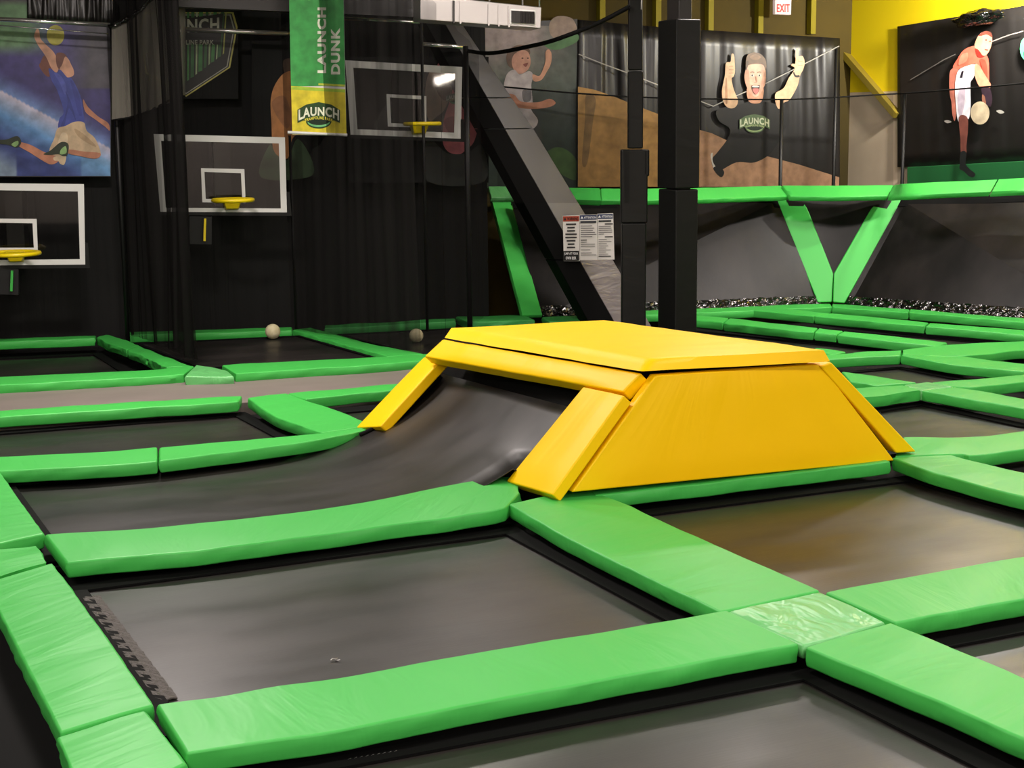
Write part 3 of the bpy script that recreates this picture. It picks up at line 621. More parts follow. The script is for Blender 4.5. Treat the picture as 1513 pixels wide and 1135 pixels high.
P.poly(SKd, [(28, 210), (45, 214), (64, 224), (80, 230), (86, 238), (76, 243), (64, 238), (45, 226), (28, 216)])
P.poly((214, 186, 150), [(85, 190), (97, 186), (110, 180), (124, 181), (128, 193), (140, 204), (148, 222), (148, 231), (138, 233), (122, 229), (103, 226), (95, 232), (80, 230), (73, 222), (80, 205)])
P.poly((190, 160, 124), [(110, 190), (126, 200), (142, 216), (134, 214), (116, 202)]); P.poly((232, 208, 174), [(92, 196), (100, 200), (98, 216), (88, 222), (86, 210)]); P.poly(SKd, [(102, 221), (125, 224), (147, 226), (147, 232), (138, 234.5), (120, 231), (102, 227)])
P.poly((220, 196, 160), [(80, 232), (97, 230), (95, 243), (89, 242), (86, 238), (80, 237)])
P.poly((44, 54, 36), [(-3, 207), (10, 206), (24, 201), (30, 205), (31, 212), (25, 218), (12, 214), (-3, 212)])
P.poly((150, 190, 120), [(17, 213), (26, 208), (27, 213), (22, 217)])
P.poly((44, 54, 36), [(64, 228), (75, 222), (90, 210), (101, 213), (100, 228), (94, 231), (86, 228), (75, 229)])
P.poly((150, 190, 120), [(90, 221), (97, 216), (98, 226), (89, 228)])
P.build('printed_picture', ps)
# drapes: black vinyl sheets with soft folds
def drape(label, P_, x0, x1, yt, yb, amp=.05, m='drape', freq=9, nm='drape', cat='drape', part=None, kind=None):
    n, k = 60, 10; vs = []; sd = random.random()*40
    for i in range(n+1):
        x = x0+(x1-x0)*i/n
        for j in range(k+1):
            t = j/k; y = yt(x)*(1-t)+yb(x)*t
            h = amp*(noise.noise(Vector((i/n*freq+sd, t*.8, 0)))+.5*noise.noise(Vector((i/n*freq*2.7+sd, t*1.2, 5))))*(1-.35*t)
            vs.append(P_.p(x, y, h))
    fs = [[i*(k+1)+j, i*(k+1)+j+1, (i+1)*(k+1)+j+1, (i+1)*(k+1)+j] for i in range(n) for j in range(k)]
    o = link(nm, mesh(nm, vs, fs), M[m], smooth=True); s = o.modifiers.new('s', 'SOLIDIFY'); s.thickness = .006
    if part: adopt(o, part)
    elif kind: tag(o, kind=kind)
    else: tag(o, label, cat)
    return o
L1 = lambda a, b: (lambda x: a[1]+(b[1]-a[1])*(x-a[0])/(b[0]-a[0]))
drape('black shiny drape gathered above the space poster', PL.off(.16), 40, 166, lambda x: -70, L1((0, 27), (163, 37)), .09, freq=12)
# rails
def rail(label, P_, a, b, r, d=.0, m='chrome', nm='rail', cat='rail'): return tag(tube(nm, [P_.p(a[0], a[1], d), P_.p(b[0], b[1], d)], r, M[m], None, 10), label, cat)
rail('bright steel rail across the top of the space poster', PB, (-60, 25), (163, 37), .03)
rail('thin wire just under the rail of the space poster', PB, (-60, 33), (160, 50), .008)
rail('dull steel rail behind the net, left of the green banner', PB, (268, 43), (432, 50), .03, m='steel')
rail('steel rail right of the green banner, under the grey duct', PB, (505, 27), (624, 33), .025)
rail('short bright rail meeting the black pole beside the diagonal beam', PB, (622, 65), (688, 70), .03)
# --- hexagonal logo print behind the net
ps = empty('sign', 'large dark hexagon logo sign with green stripes behind the net', 'sign', tuple(PP.p(300, 145)))
canvas('panel', PP, [(225, -20), (352, -20), (352, 146), (225, 146)], m=M['curtain'], parent=ps)
P = Print(f)
hx = [(345, 18), (351, 40), (340, 100), (275, 143), (215, 108), (207, 40), (213, 18)]
P.poly((176, 168, 84), hx, False); P.poly((14, 15, 14), [(cx_+(277-cx_)*.035, cy_+(75-cy_)*.035) for cx_, cy_ in hx], False)
P.poly((150, 150, 140), [(cx_+(277-cx_)*.06, cy_+(75-cy_)*.06) for cx_, cy_ in hx], False); P.poly((18, 20, 17), [(cx_+(277-cx_)*.085, cy_+(75-cy_)*.085) for cx_, cy_ in hx], False)
for i, (xa, xb, ww, c) in enumerate([(285, 284, 5, (46, 96, 52)), (297, 296, 6, (56, 116, 60)), (306, 303, 4, (40, 90, 44)), (318, 314, 5, (60, 120, 62)), (329, 324, 5, (44, 92, 48)), (270, 272, 4, (52, 110, 56)), (291, 290, 2.5, (150, 170, 130)), (311, 309, 2.5, (140, 160, 120)), (324, 320, 2, (150, 170, 130)), (334, 330, 2, (170, 170, 90)), (278, 278, 3, (60, 120, 62))]):
    P.poly(c, [(xa-ww/2, 18), (xa+ww/2, 18), (xb+ww/2, 120-(xb-275)*.75), (xb-ww/2, 122-(xb-275)*.75)], False)
P.poly((20, 20, 20), [(222, 34), (330, 20), (326, 66), (222, 62)], False)
P.text('LAUNCH', (190, 190, 182), lambda s, t: (234+s*90, 45-t*20+3*math.sin(s*3)), .03)
P.text('TRAMPOLINE PARK', (160, 160, 150), lambda s, t: (240+s*76, 66-t*7), .02)
P.build('printed_picture', ps)
# --- orange figure print, pink figure print on the back wall
ps = empty('poster', 'dim poster of a person in orange half hidden by the green banner', 'poster', tuple(PP.p(425, 262)))
canvas('canvas', PP, [(372, 60), (470, 60), (470, 262), (372, 262)], m=M['curtain'], parent=ps)
P = Print(f)
P.poly((84, 60, 42), [(418, 92), (428, 86), (440, 90), (446, 104), (438, 120), (424, 118)])
P.poly((176, 118, 66), [(420, 108), (436, 108), (448, 140), (446, 190), (432, 205), (425, 234), (405, 226), (401, 180), (400, 148), (406, 126)])
P.poly((150, 100, 62), [(402, 150), (420, 142), (430, 170), (424, 190), (408, 170)])
P.poly((58, 84, 52), [(398, 214), (408, 228), (425, 236), (440, 205), (462, 240), (455, 262), (385, 262)])
P.build('printed_picture', ps)
ps = empty('poster', 'poster of a person in pink shirt seen behind the clear backboard', 'poster', tuple(PP.p(670, 268)))
canvas('canvas', PP, [(515, 84), (722, 84), (722, 270), (515, 270)], m=M['curtain'], parent=ps)
P = Print(f)
P.poly((170, 140, 120), [(632, 112), (648, 96), (664, 104), (668, 130), (658, 160), (646, 172), (634, 178), (628, 150)])
P.poly((108, 76, 60), [(642, 118), (660, 110), (668, 124), (660, 148), (648, 140)])
P.poly((240, 128, 142), [(646, 98), (660, 88), (676, 94), (690, 118), (704, 156), (706, 186), (700, 210), (688, 222), (678, 228), (662, 224), (654, 208), (656, 176), (664, 150), (668, 122)])
P.poly((190, 84, 98), [(656, 178), (672, 172), (690, 180), (684, 196), (664, 196)])
logo(P, 672, 146, 26, (220, 214, 200), (70, 96, 60), (200, 190, 120))
P.poly((60, 66, 64), [(566, 160), (582, 140), (594, 150), (584, 190), (562, 196), (552, 186)])
P.poly((120, 118, 120), [(560, 170), (576, 150), (582, 160), (566, 192), (556, 192)])
P.poly((34, 40, 36), [(632, 205), (660, 226), (690, 226), (712, 215), (716, 268), (632, 268)])
P.build('printed_picture', ps)

# --- girl poster, black print with tan base, man poster on the far wall
PWp = PW.off(.14); fwp = lambda x, y, d: PWp.p(x, y, d)
ps = empty('poster', 'poster of a smiling child in pale shirt beside the diagonal beam', 'poster', tuple(PWp.p(780, 276)))
canvas('canvas', PWp, [(700, 36), (853, 28), (853, 278), (700, 278)], parent=ps)
P = Print(fwp)
def gb(x, y):
    n = noise.noise(Vector((x*.04, y*.05, 9)))
    c = mix((158, 142, 142), (96, 106, 96), (y-60)/60+n*.4); c = mix(c, (58, 66, 64), (y-110)/50+n*.3); c = mix(c, (32, 48, 40), (y-160)/60); c = mix(c, (70, 80, 74), (x-790)/50*(1-(y-60)/160))
    return tuple(max(4, v) for v in c)
P.grid(gb, 700, 38, 852, 277, 36, 44)
P.poly((150, 128, 116), [(812, 34), (824, 24), (846, 28), (852, 50), (830, 60), (814, 52)])
P.poly((86, 132, 84), [(800, 62), (826, 56), (852, 50), (852, 62), (820, 74)])
P.poly((64, 96, 44), [(804, 232), (820, 218), (838, 222), (852, 238), (852, 266), (824, 254)])
P.poly((60, 60, 58), [(764, 160), (786, 158), (796, 178), (800, 210), (780, 224), (764, 200)])
P.poly((112, 84, 68), [(748, 84), (754, 72), (768, 66), (780, 70), (783, 80), (770, 84), (762, 100), (752, 98)])
P.poly((214, 158, 136), [(756, 92), (760, 80), (772, 74), (781, 78), (784, 92), (780, 103), (770, 109), (761, 106)])
P.poly((150, 80, 70), [(773, 95), (780, 93), (777, 99)])
P.poly((90, 62, 54), ell(772, 86, 1.6, 1.1, 10)); P.poly((90, 62, 54), ell(780, 86, 1.4, 1, 10))
P.poly((196, 186, 188), [(745, 122), (750, 108), (760, 103), (768, 110), (782, 105), (788, 112), (785, 126), (787, 150), (785, 162), (795, 178), (788, 190), (776, 186), (764, 166), (754, 142), (745, 136)])
P.poly((120, 116, 120), [(772, 134), (784, 132), (784, 148), (774, 150)])
P.poly(SK, [(787, 110), (797, 112), (803, 100), (806, 90), (806, 77), (811, 73), (815, 80), (814, 94), (808, 106), (800, 118), (789, 120)])
P.poly((204, 140, 112), [(750, 140), (760, 140), (770, 150), (795, 151), (812, 146), (821, 152), (812, 158), (790, 161), (765, 159), (753, 152)])
P.build('printed_picture', ps)
# black sheet with gleaming folds
ps = empty('poster', 'black poster sheet with tan lower half, left of the square column', 'poster', tuple(PWp.p(920, 276)))
drape('', PWp, 853, 1036, lambda x: 29+(x-853)*.09, lambda x: 277, .09, part=ps, nm='canvas', freq=11)
P = Print(lambda x, y, d: PWp.p(x, y, d+.075))
TAN = (176, 134, 74)
P.poly(TAN, [(854, 128), (880, 133), (905, 142), (940, 156), (976, 170), (1034, 192), (1034, 276), (854, 276)], False)
P.poly((134, 104, 62), [(866, 140), (880, 146), (876, 180), (868, 240), (860, 240), (864, 180)])
P.line((170, 166, 160), [(855, 80), (890, 94), (928, 108), (976, 127), (1010, 139)], 1.6)
P.build('printed_picture', ps)
ps = empty('poster', 'black poster of a grinning man giving two thumbs up', 'poster', tuple(PWp.p(1140, 277)))
drape('', PWp, 1034, 1241, lambda x: 44+(x-1034)*.06, lambda x: 277, .05, part=ps, nm='canvas', freq=7)
P = Print(lambda x, y, d: PWp.p(x, y, d+.06))
P.line((168, 166, 160), [(1036, 150), (1054, 157), (1075, 147), (1132, 123), (1170, 104), (1240, 68)], 1.5)
P.poly((176, 136, 104), [(1034, 192), (1052, 197), (1090, 215), (1130, 230), (1180, 243), (1240, 262), (1240, 276), (1034, 276)], False)
P.poly((20, 20, 20), [(1060, 162), (1088, 156), (1108, 150), (1118, 154), (1126, 150), (1150, 155), (1165, 165), (1160, 190), (1140, 225), (1115, 240), (1088, 240), (1060, 254), (1053, 246), (1052, 235), (1060, 225), (1075, 205), (1078, 190), (1062, 178)])
P.poly((196, 192, 180), [(1050, 230), (1053, 226), (1053, 238), (1058, 248), (1054, 248)])
P.poly((20, 20, 20), [(1054, 248), (1062, 246), (1070, 254), (1066, 262), (1058, 256)])
P.poly((226, 186, 146), [(1081, 80), (1084.5, 81), (1085.5, 92), (1086, 105), (1084, 113), (1081, 116), (1083, 128), (1086, 137), (1090, 147), (1089, 155), (1083, 160), (1074, 158), (1068, 148), (1067, 132), (1071, 112), (1072, 97), (1074, 92), (1079.5, 91)])
P.line((180, 130, 100), [(1077, 98), (1083, 98)], .8); P.line((180, 130, 100), [(1077, 103), (1084, 103)], .8); P.line((180, 130, 100), [(1077, 108), (1084, 108)], .8)
P.poly((184, 136, 100), [(1072, 118), (1074, 118), (1075, 150), (1072, 150)])
P.poly((232, 190, 150), [(1176, 74), (1178, 71), (1180, 74), (1180, 83), (1186, 83), (1189, 92), (1187, 102), (1182, 112), (1178, 128), (1167, 147), (1158, 152), (1151, 161), (1146, 152), (1146, 138), (1158, 130), (1165, 116), (1172, 106), (1174, 100), (1169, 97), (1171, 94), (1175, 93)])
P.line((186, 140, 108), [(1179, 90), (1186, 91)], .8); P.line((186, 140, 108), [(1178, 96), (1186, 97)], .8)
P.poly((22, 22, 20), [(1173, 106), (1176, 111), (1181, 111), (1181, 114), (1175, 114), (1172, 109)])
P.poly((206, 150, 118), [(1105, 128), (1127, 128), (1126, 148), (1118, 153), (1106, 149)])
P.poly((236, 186, 160), [(1102, 102), (1105, 94), (1116, 91), (1128, 94), (1131.5, 106), (1131, 122), (1127, 132), (1122, 140), (1116, 143), (1110, 139), (1104, 130), (1101, 121), (1100, 112)])
P.poly((110, 84, 62), [(1102, 104), (1102, 90), (1105, 81), (1114, 77.5), (1124, 80), (1131, 88), (1132.5, 99), (1130.5, 104), (1127.5, 96), (1115, 94.5), (1105, 97)])
P.poly((216, 160, 132), [(1102, 104), (1106, 104), (1108, 122), (1112, 138), (1110, 139), (1104, 130), (1101, 121), (1100, 112)]); P.poly((222, 166, 140), [(1127, 112), (1131, 110), (1130, 124), (1125, 136), (1121, 140), (1124, 128)]); P.poly((140, 108, 80), [(1108, 84), (1116, 80), (1124, 84), (1120, 88), (1112, 88)]); P.poly((84, 62, 46), [(1102, 104), (1102.5, 92), (1106, 90), (1105, 98)])
for ex_ in (1111.5, 1122): P.poly((240, 232, 224), ell(ex_, 111.5, 2.5, 1.6, 12)); P.poly((50, 40, 36), ell(ex_, 111.5, 1.2, 1.4, 10)); P.line((110, 80, 60), [(ex_-3, 107.3), (ex_, 106), (ex_+3, 107)], 1)
P.line((200, 140, 116), [(1117, 113), (1118.5, 121), (1114.5, 122)], 1)
P.poly((60, 24, 22), [(1110.5, 126.5), (1116, 127.5), (1122.5, 126), (1121, 135), (1117, 139.5), (1113, 136)])
P.poly((236, 232, 226), [(1111.5, 127), (1121.5, 127), (1120, 129), (1113, 129)]); P.poly((226, 128, 120), [(1112.5, 131), (1120.5, 131), (1120, 136), (1117, 139), (1113.5, 136)])
logo(P, 1115, 183, 45, (206, 214, 180), (88, 112, 74), (170, 190, 130), (150, 176, 120))
P.build('printed_picture', ps)
# --- right poster
PRp = PR.off(.08)
ps = empty('poster', 'black poster of a footballer in red shirt on the right wall', 'poster', tuple(PRp.p(1420, 262)))
drape('', PRp, 1326, 1640, lambda x: 39-(x-1327)*.165, lambda x: 247-(x-1327)*.05, .05, part=ps, nm='canvas', freq=9)
P = Print(lambda x, y, d: PRp.p(x, y, d+.08))
P.line((92, 88, 84), [(1345, 118), (1370, 103), (1395, 88), (1412, 80)], 1.4); P.line((120, 112, 108), [(1464, 62), (1490, 52), (1512, 46)], 1.6)
P.poly((196, 116, 98), [(1410, 100), (1404, 105), (1402.5, 120), (1403.5, 140), (1406, 152), (1407, 168), (1410.5, 179), (1413, 165), (1413, 145), (1411, 135), (1413, 112), (1417, 100)])
P.poly((236, 106, 84), [(1439, 68), (1424, 74), (1414, 88), (1408, 99), (1414, 102), (1425, 100), (1441, 94), (1450, 101), (1460, 122), (1461.5, 105), (1460.5, 88), (1457, 81), (1452, 84), (1446, 84), (1442, 76)])
P.poly((228, 158, 126), [(1440, 66), (1446, 52), (1455, 46.5), (1464, 49), (1466, 60), (1463, 72), (1458, 80.5), (1452, 82), (1443, 74)])
P.poly((120, 66, 54), [(1446, 52), (1455, 46), (1464, 48), (1466, 55), (1458, 51), (1450, 53)]); P.poly((110, 60, 50), ell(1457, 59, 1.3, 1, 10)); P.poly((110, 60, 50), ell(1463, 61, 1.1, 1, 10)); P.line((130, 60, 54), [(1455, 73), (1460, 74)], 1.3)
P.poly((150, 48, 40), [(1441, 72), (1446, 74), (1452, 82), (1457, 82), (1450, 85), (1444, 83)])
P.poly((240, 232, 240), [(1420, 101), (1441, 95), (1441, 106), (1438, 115), (1434, 122), (1434, 140), (1434, 160), (1431, 176), (1424, 170), (1417, 180), (1414, 172), (1412, 150), (1411, 132), (1413, 112)])
P.poly((206, 80, 62), [(1448, 88), (1456, 90), (1459, 104), (1458, 116), (1452, 104)]); P.poly((246, 136, 110), [(1420, 82), (1430, 78), (1428, 90), (1416, 96)]); P.poly((206, 190, 206), [(1418, 130), (1426, 128), (1424, 160), (1418, 172), (1415, 150)]); P.poly((40, 34, 44), [(1421, 105), (1424, 105), (1422, 115), (1418, 115)], False)
P.poly((238, 152, 122), [(1441, 95), (1447, 97), (1455, 110), (1464, 125), (1461, 130), (1449, 129), (1443, 120), (1440, 108)])
P.poly((60, 44, 56), [(1450, 130), (1462, 130), (1466, 146), (1463, 158), (1455, 150)]); P.poly((150, 100, 80), [(1451, 140), (1455, 143), (1457, 156), (1452, 152)])
P.poly((134, 78, 68), [(1417, 173), (1424, 170), (1430, 176), (1430, 195), (1428, 215), (1427.5, 227), (1420, 227), (1419, 205), (1417.5, 190)])
P.poly((34, 38, 38), [(1419.5, 225), (1427.5, 225), (1427, 242), (1433, 250), (1441, 257), (1438, 262), (1431, 260), (1424, 253), (1418, 250), (1418, 242)])
P.poly((208, 190, 160), ell(1448, 167, 14, 17)); P.poly((176, 168, 160), [(1395, 179), (1400, 177.5), (1406, 180), (1400, 182)]); P.poly((190, 186, 178), [(1472, 164), (1478, 162.5), (1484, 166), (1478, 168)])
P.poly((80, 196, 128), ell(1518, 72, 11, 18)); P.poly((36, 110, 64), ell(1518, 80, 6, 8))
P.build('printed_picture', ps)
# dim green pad strip behind the right net
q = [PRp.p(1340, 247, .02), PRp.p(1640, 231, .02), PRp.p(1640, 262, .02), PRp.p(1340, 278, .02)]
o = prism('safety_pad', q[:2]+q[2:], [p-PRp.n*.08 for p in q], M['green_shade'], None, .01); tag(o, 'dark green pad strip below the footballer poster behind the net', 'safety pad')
# rolled black bundle over the right poster
def blob(name, c, ax, R, m, seedv, nz=.25):
    bm = bmesh.new(); bmesh.ops.create_icosphere(bm, subdivisions=4, radius=1)
    for v in bm.verts:
        d = 1+nz*noise.noise(v.co*2.1+Vector((seedv, 0, 0)))+.5*nz*noise.noise(v.co*5+Vector((0, seedv, 0)))
        v.co = c + ax[0]*v.co.x*R[0]*d + ax[1]*v.co.y*R[1]*d + ax[2]*v.co.z*R[2]*d
    me = bpy.data.meshes.new(name); bm.to_mesh(me); bm.free(); return link(name, me, m, smooth=True)
c0, c1 = PRp.p(1412, 33, .25), PRp.p(1480, 20, .25); ax0 = (c1-c0).normalized()
o = blob('rolled_drape', (c0+c1)/2, (ax0, PRp.n, Vector((0, 0, 1))), ((c1-c0).length/2, .17, .12), M['foil'], 4, .3); tag(o, 'rolled shiny black bundle hanging above the footballer poster', 'bundle')
# diagonal brace and right wall
a, b = PR.p(1248, 80, .07), PR.p(1326, 171, .07); o = bar('diagonal_brace', a, b, .14, .10, M['brace_paint']); tag(o, 'diagonal brace on the bare wall between two posters', 'brace')
# exit sign
es = empty('exit_sign', 'small glowing white exit sign with red letters, top right', 'exit sign', tuple(PWp.p(1158, 23)))
q = [PWp.p(1145, -14, .3), PWp.p(1170, -14, .3), PWp.p(1169, 22, .3), PWp.p(1145, 21, .3)]
prism('housing', q, [p-PWp.n*.08 for p in q], M['exit'], es, .01)
V, Fc = textmesh('EXIT', .02); me = mesh('letters', [PWp.p(1148+(1167-1148)*x, 18-12*y, .306) for x, y in V], Fc); adopt(link('letters', me, M['exit_red']), es)
bar('bracket', PWp.p(1158, -8, .0), PWp.p(1158, -8, .23), .05, .05, M['frame'], es)

# ---------------------------------------------------------------- banner
PBn = PL.off(1.6)
ps = empty('hanging_banner', 'green and yellow vertical banner reading LAUNCH DUNK', 'banner', tuple(PBn.p(470, 200)))
q = [(426, -60), (506.5, -60), (512, 201), (432, 199)]
canvas('cloth', PBn, q, .006, M['white'], ps)
P = Print(lambda x, y, d: PBn.p(x, y, d))
P.poly((62, 162, 78), [(426, -60), (506.5, -60), (510, 126), (430, 128)], False)
P.poly((226, 208, 50), [(430, 127), (510, 132), (512, 200.5), (432, 198.5)], False)
P.line((170, 204, 60), [(430.3, 130), (510, 134.5)], 4.5); P.line((196, 210, 70), [(470.5, 124.5), (509.5, 126.5)], 3); P.line((140, 150, 20), [(432, 197), (512, 198.5)], 1)
P.text('LAUNCH', (238, 242, 222), lambda s, t: (482.5-14*(t)+0, 108-96*s) if False else (469+13*(1-t)*1.0, 108-97*s), .045)
P.text('DUNK', (238, 242, 222), lambda s, t: (489+13.5*(1-t), 110-69*s), .045)
logo(P, 471, 171, 63)
P.build('printed_picture', ps)
tube('bottom_rod', [PBn.p(425, 195.5), PBn.p(513, 199.5)], .02, M['white'], ps, 8)

# ---------------------------------------------------------------- duct
PD = Plane((9.0, 17.2), (10.6, 16.9)); PD = PL.off(2.6)
ps = empty('air_duct', 'bare metal air duct with a grille hanging at top centre', 'air duct', tuple(PD.p(720, 40)))
q = [PD.p(621, -8), PD.p(800, 10.5), PD.p(799, 42), PD.p(621, 29)]
prism('duct_body', q, [p-PD.n*.55 for p in q], M['steel'], ps, .01)
for x in (670, 680, 722, 737, 752): bar('seam', PD.p(x, -4+(x-621)*.1, .01), PD.p(x, 31+(x-621)*.07, .01), .03 if x != 670 else .07, .02, M['steel' if x != 670 else 'greypad'], ps)
g = [PD.p(754, 13, .02), PD.p(791, 15.5, .02), PD.p(791, 37.5, .02), PD.p(754, 35, .02)]
gv = prism('grille', g, [p-PD.n*.02 for p in g], M['white'], ps, 0)
for i in range(15):
    x = 756.5+i*2.3; bar('slat', PD.p(x, 15.5+i*.12, .035), PD.p(x, 33.5+i*.12, .035), .012, .02, M['greypad'], gv)
for x in (698, 723, 772, 797): tube('hanger', [PD.p(x, 4+(x-698)*.07, -.2), PD.p(x, -60, -.2)], .012, M['chrome'], ps, 6)
# grey beams at the very top left
o = bar('steel_beam', PL.p(262, -2, 1.2), PL.p(622, 14, 1.2), .2, .22, M['greypad']); tag(o, 'grey steel beam along the top behind the green banner', 'beam')

# ---------------------------------------------------------------- backboards
def inner(q, d0, d1):
    return q
def board(label, outer, inner_, tgt_o, tgt_i, rimc, rimw, pd, pole=None):
    P_ = PB.off(pd); c = P_.p((outer[3][0]+outer[2][0])/2, outer[2][1]); b = empty('backboard', label, 'basketball backboard', tuple(c))
    def fr(name, o_, i_, d0, d1, m):
        n = 4; vs = [P_.p(x, y, d0) for x, y in o_]+[P_.p(x, y, d0) for x, y in i_]+[P_.p(x, y, d1) for x, y in o_]+[P_.p(x, y, d1) for x, y in i_]; fs = []
        for i in range(n):
            j = (i+1) % n; fs += [[i, j, n+j, n+i], [2*n+i, 3*n+i, 3*n+j, 2*n+j], [i, 2*n+i, 2*n+j, j], [n+i, n+j, 3*n+j, 3*n+i]]
        me = mesh(name, vs, fs); recalc(me); return adopt(link(name, me, m), b)
    q = [P_.p(x, y, -.005) for x, y in inner_]; prism('glass_panel', q, [P_.p(x, y, -.02) for x, y in inner_], M['glass'], b, 0)
    fr('outer_frame', outer, inner_, .01, -.035, M['white']); fr('target_square', tgt_o, tgt_i, .004, -.004, M['white'])
    # rim
    cx, cy = rimc; base = P_.p(cx, cy, .04); R = rimw*.5*(base-CAM).length/F
    cc = base + P_.n*(R+.09); pts = [cc + Vector((math.cos(2*math.pi*i/36)*R, math.sin(2*math.pi*i/36)*R, 0)) for i in range(36)]
    rim = tube('rim', pts, .028, M['rim'], b, 8, closed=True)
    s = P_.e*.13; z = Vector((0, 0, 1)); n_ = P_.n
    prism('rim_bracket', [base-s+z*.02, base+s+z*.02, base+s+n_*.2+z*.01, base-s+n_*.2+z*.01], [base-s*.75-z*.15, base+s*.75-z*.15, base+s*.6+n_*.12-z*.13, base-s*.6+n_*.12-z*.13], M['rim'], rim, .012)
    # backing arm to the wall and lower corner padding
    m0 = P_.p((tgt_o[0][0]+tgt_o[1][0])/2, (outer[0][1]+outer[3][1])/2, -.05); bar('support_arm', m0, m0-n_*(.62+pd), .22, .9, M['frame'], b)
    x1, y1 = outer[2]; x0, y0 = outer[3]; hgt = y1-outer[1][1]
    q = [P_.p(x1, y1-hgt*.27, .015), P_.p(x1+4, y1-hgt*.27, .015), P_.p(x1+7, y1+5, .015), P_.p(x0, y0+5, .015), P_.p(x0, y0, .015), P_.p(x1, y1, .015)]
    prism('corner_padding', q, [p-n_*.07 for p in q], M['blackpad'], b, 0)
    if pole:
        x, ya, yb, mm = pole
        bar('lower_bracket', P_.p(x, ya, -.1), P_.p(x, yb, -.1), .24, .3, M['frame'], b); o = bar('bracket_plate', P_.p(x+7, ya+4, .08), P_.p(x+6, yb-4, .08), .07, .03, M[mm], b); o['label'] = 'coloured edge plate'
    return b
board('leftmost backboard, cut by the left edge of the photo', [(-86, 270), (124, 272), (126, 391), (-84, 393)], [(-76, 280), (115, 283), (118, 383), (-74, 385)], [(-10, 323), (54, 323.5), (56, 371), (-9, 371)], [(-4, 329), (48, 330), (50, 366), (-3, 366)], (23, 371), 70, .2, (11, 396, 434, 'green'))
board('middle backboard left of the banner, with yellow rim', [(227, 198), (421, 203), (424, 314), (237, 313)], [(238, 208), (412, 212), (415, 308), (245, 307)], [(297, 248.5), (361, 250), (363, 300), (299, 299)], [(302, 254), (356, 256), (358, 295), (304, 294)], (342, 294), 56, 0, (296, 319, 360, 'rim'))
board('highest backboard right of the banner, reflecting a lamp', [(510, 89), (683, 99), (681, 205), (518, 199)], [(522, 100), (673, 109), (671, 196), (528, 191)], [(571, 139), (630, 142), (630, 189), (573, 187)], [(576, 144), (625, 147), (625, 184), (578, 182)], (618, 183), 50, 0)
# posts of the dunk court
def pole(label, P_, x, y0, d, r, zb=ZF, m='frame'):
    t = P_.p(x, y0, d); o = tube('pole', [(t.x, t.y, zb), tuple(t)], r, M[m], None, 10); return tag(o, label, 'pole')
pole('tall black pole crossing the highest backboard', PB, 621, -40, .25, .022)
pole('black pole joining the short bright rail beside the diagonal beam', PB, 688, 68, .12, .04)
pole('slim black pole at the right edge of the space poster', PB, 165, 36, .05, .03)
pole('thin black pole right of the middle backboard', PL, 428, 200, .5, .02)

# ---------------------------------------------------------------- nets
def sheet(fn, n, k): 
    vs = [fn(i/n, j/k) for i in range(n+1) for j in range(k+1)]
    return vs, [[i*(k+1)+j, i*(k+1)+j+1, (i+1)*(k+1)+j+1, (i+1)*(k+1)+j] for i in range(n) for j in range(k)]
def net(label, fn, n, k, m, rope=None, rr=.012):
    vs, fs = sheet(fn, n, k); o = link('netting', mesh('netting', vs, fs), M[m], smooth=True)
    c = Vector(vs[0]).lerp(Vector(vs[-1]), .5); e = empty('safety_net', label, 'net', tuple(Vector((c.x, c.y, Vector(vs[0]).z))))
    adopt(o, e)
    if rope: tube('rope', rope, rr, M['rope'], e, 6)
    return e
# net between the first two dunk lanes: hangs from the rail end down to the pale flap
def gathered(a, b, z0, z1, amp, fq, gat=.0, sd=0):
    a, b = Vector(a), Vector(b); d = (b-a); nrm = Vector((-d.y, d.x, 0)).normalized()
    def fn(s, t):
        w = 1 - gat*math.sin(math.pi*t)*.3; p = a.lerp(b, s); z = z0(s)+(z1(s)-z0(s))*t
        h = amp*(noise.noise(Vector((s*fq+sd, t*.9, sd)))+.6*noise.noise(Vector((s*fq*3+sd, t*.6, 2))))
        return tuple(Vector((p.x, p.y, z))+nrm*h)
    return fn
nb, nf = (4.46, 21.95), tuple(G(290, 536, 0)[:2])
net('tall gathered black net between the first two dunk lanes', gathered(nb, nf, lambda s: .03, lambda s: 4.4+.9*s, .11, 9), 90, 14, 'net_thick')
net('black net around the front of the first lane, hanging over the pale flap', gathered((nf[0]-.02, nf[1]+.02), (nf[0]+.1, nf[1]+1.6), lambda s: .03+.1*s, lambda s: 4.9, .14, 5, sd=4), 50, 12, 'net_thick')
# pale mesh sheet with scalloped lower hem in front of it
u0 = PL.off(.95)
rope = [u0.p(x, y, .05) for x, y in ((165, 178), (190, 174), (215, 166), (240, 154), (262, 141), (274, 142))]
def fn(s, t):
    x = 165+109*s; yb = 178-36*s**1.3; yt = 38-66*s; return tuple(u0.p(x, yb+(yt-yb)*t, .05+.06*noise.noise(Vector((s*14, t*.7, 1)))))
net('grey mesh sheet with a roped scalloped hem beside the space poster', fn, 60, 10, 'net_sheet', rope, .014)
tp = [u0.p(x, y, .1) for x, y in ((160, 40), (175, 34), (195, 24), (212, 10), (225, -8), (232, -30))]
o = tube('rope', tp, .03, M['foil'], None, 8); tag(o, 'shiny black rope sleeve rising from the end of the poster rail', 'rope')
# second lane net
n2b, n2f = (6.62, 21.15), (7.33, 18.05)
net('black net between the middle dunk lane and the third lane', gathered(n2b, n2f, lambda s: .03, lambda s: 4.9, .10, 7, sd=11), 80, 12, 'net_thick')
net('front net of the third dunk lane, reaching to the pole', gathered(n2f, (9.35, 20.6), lambda s: .06, lambda s: 4.6-.8*s, .06, 6, sd=21), 60, 12, 'net_fine')
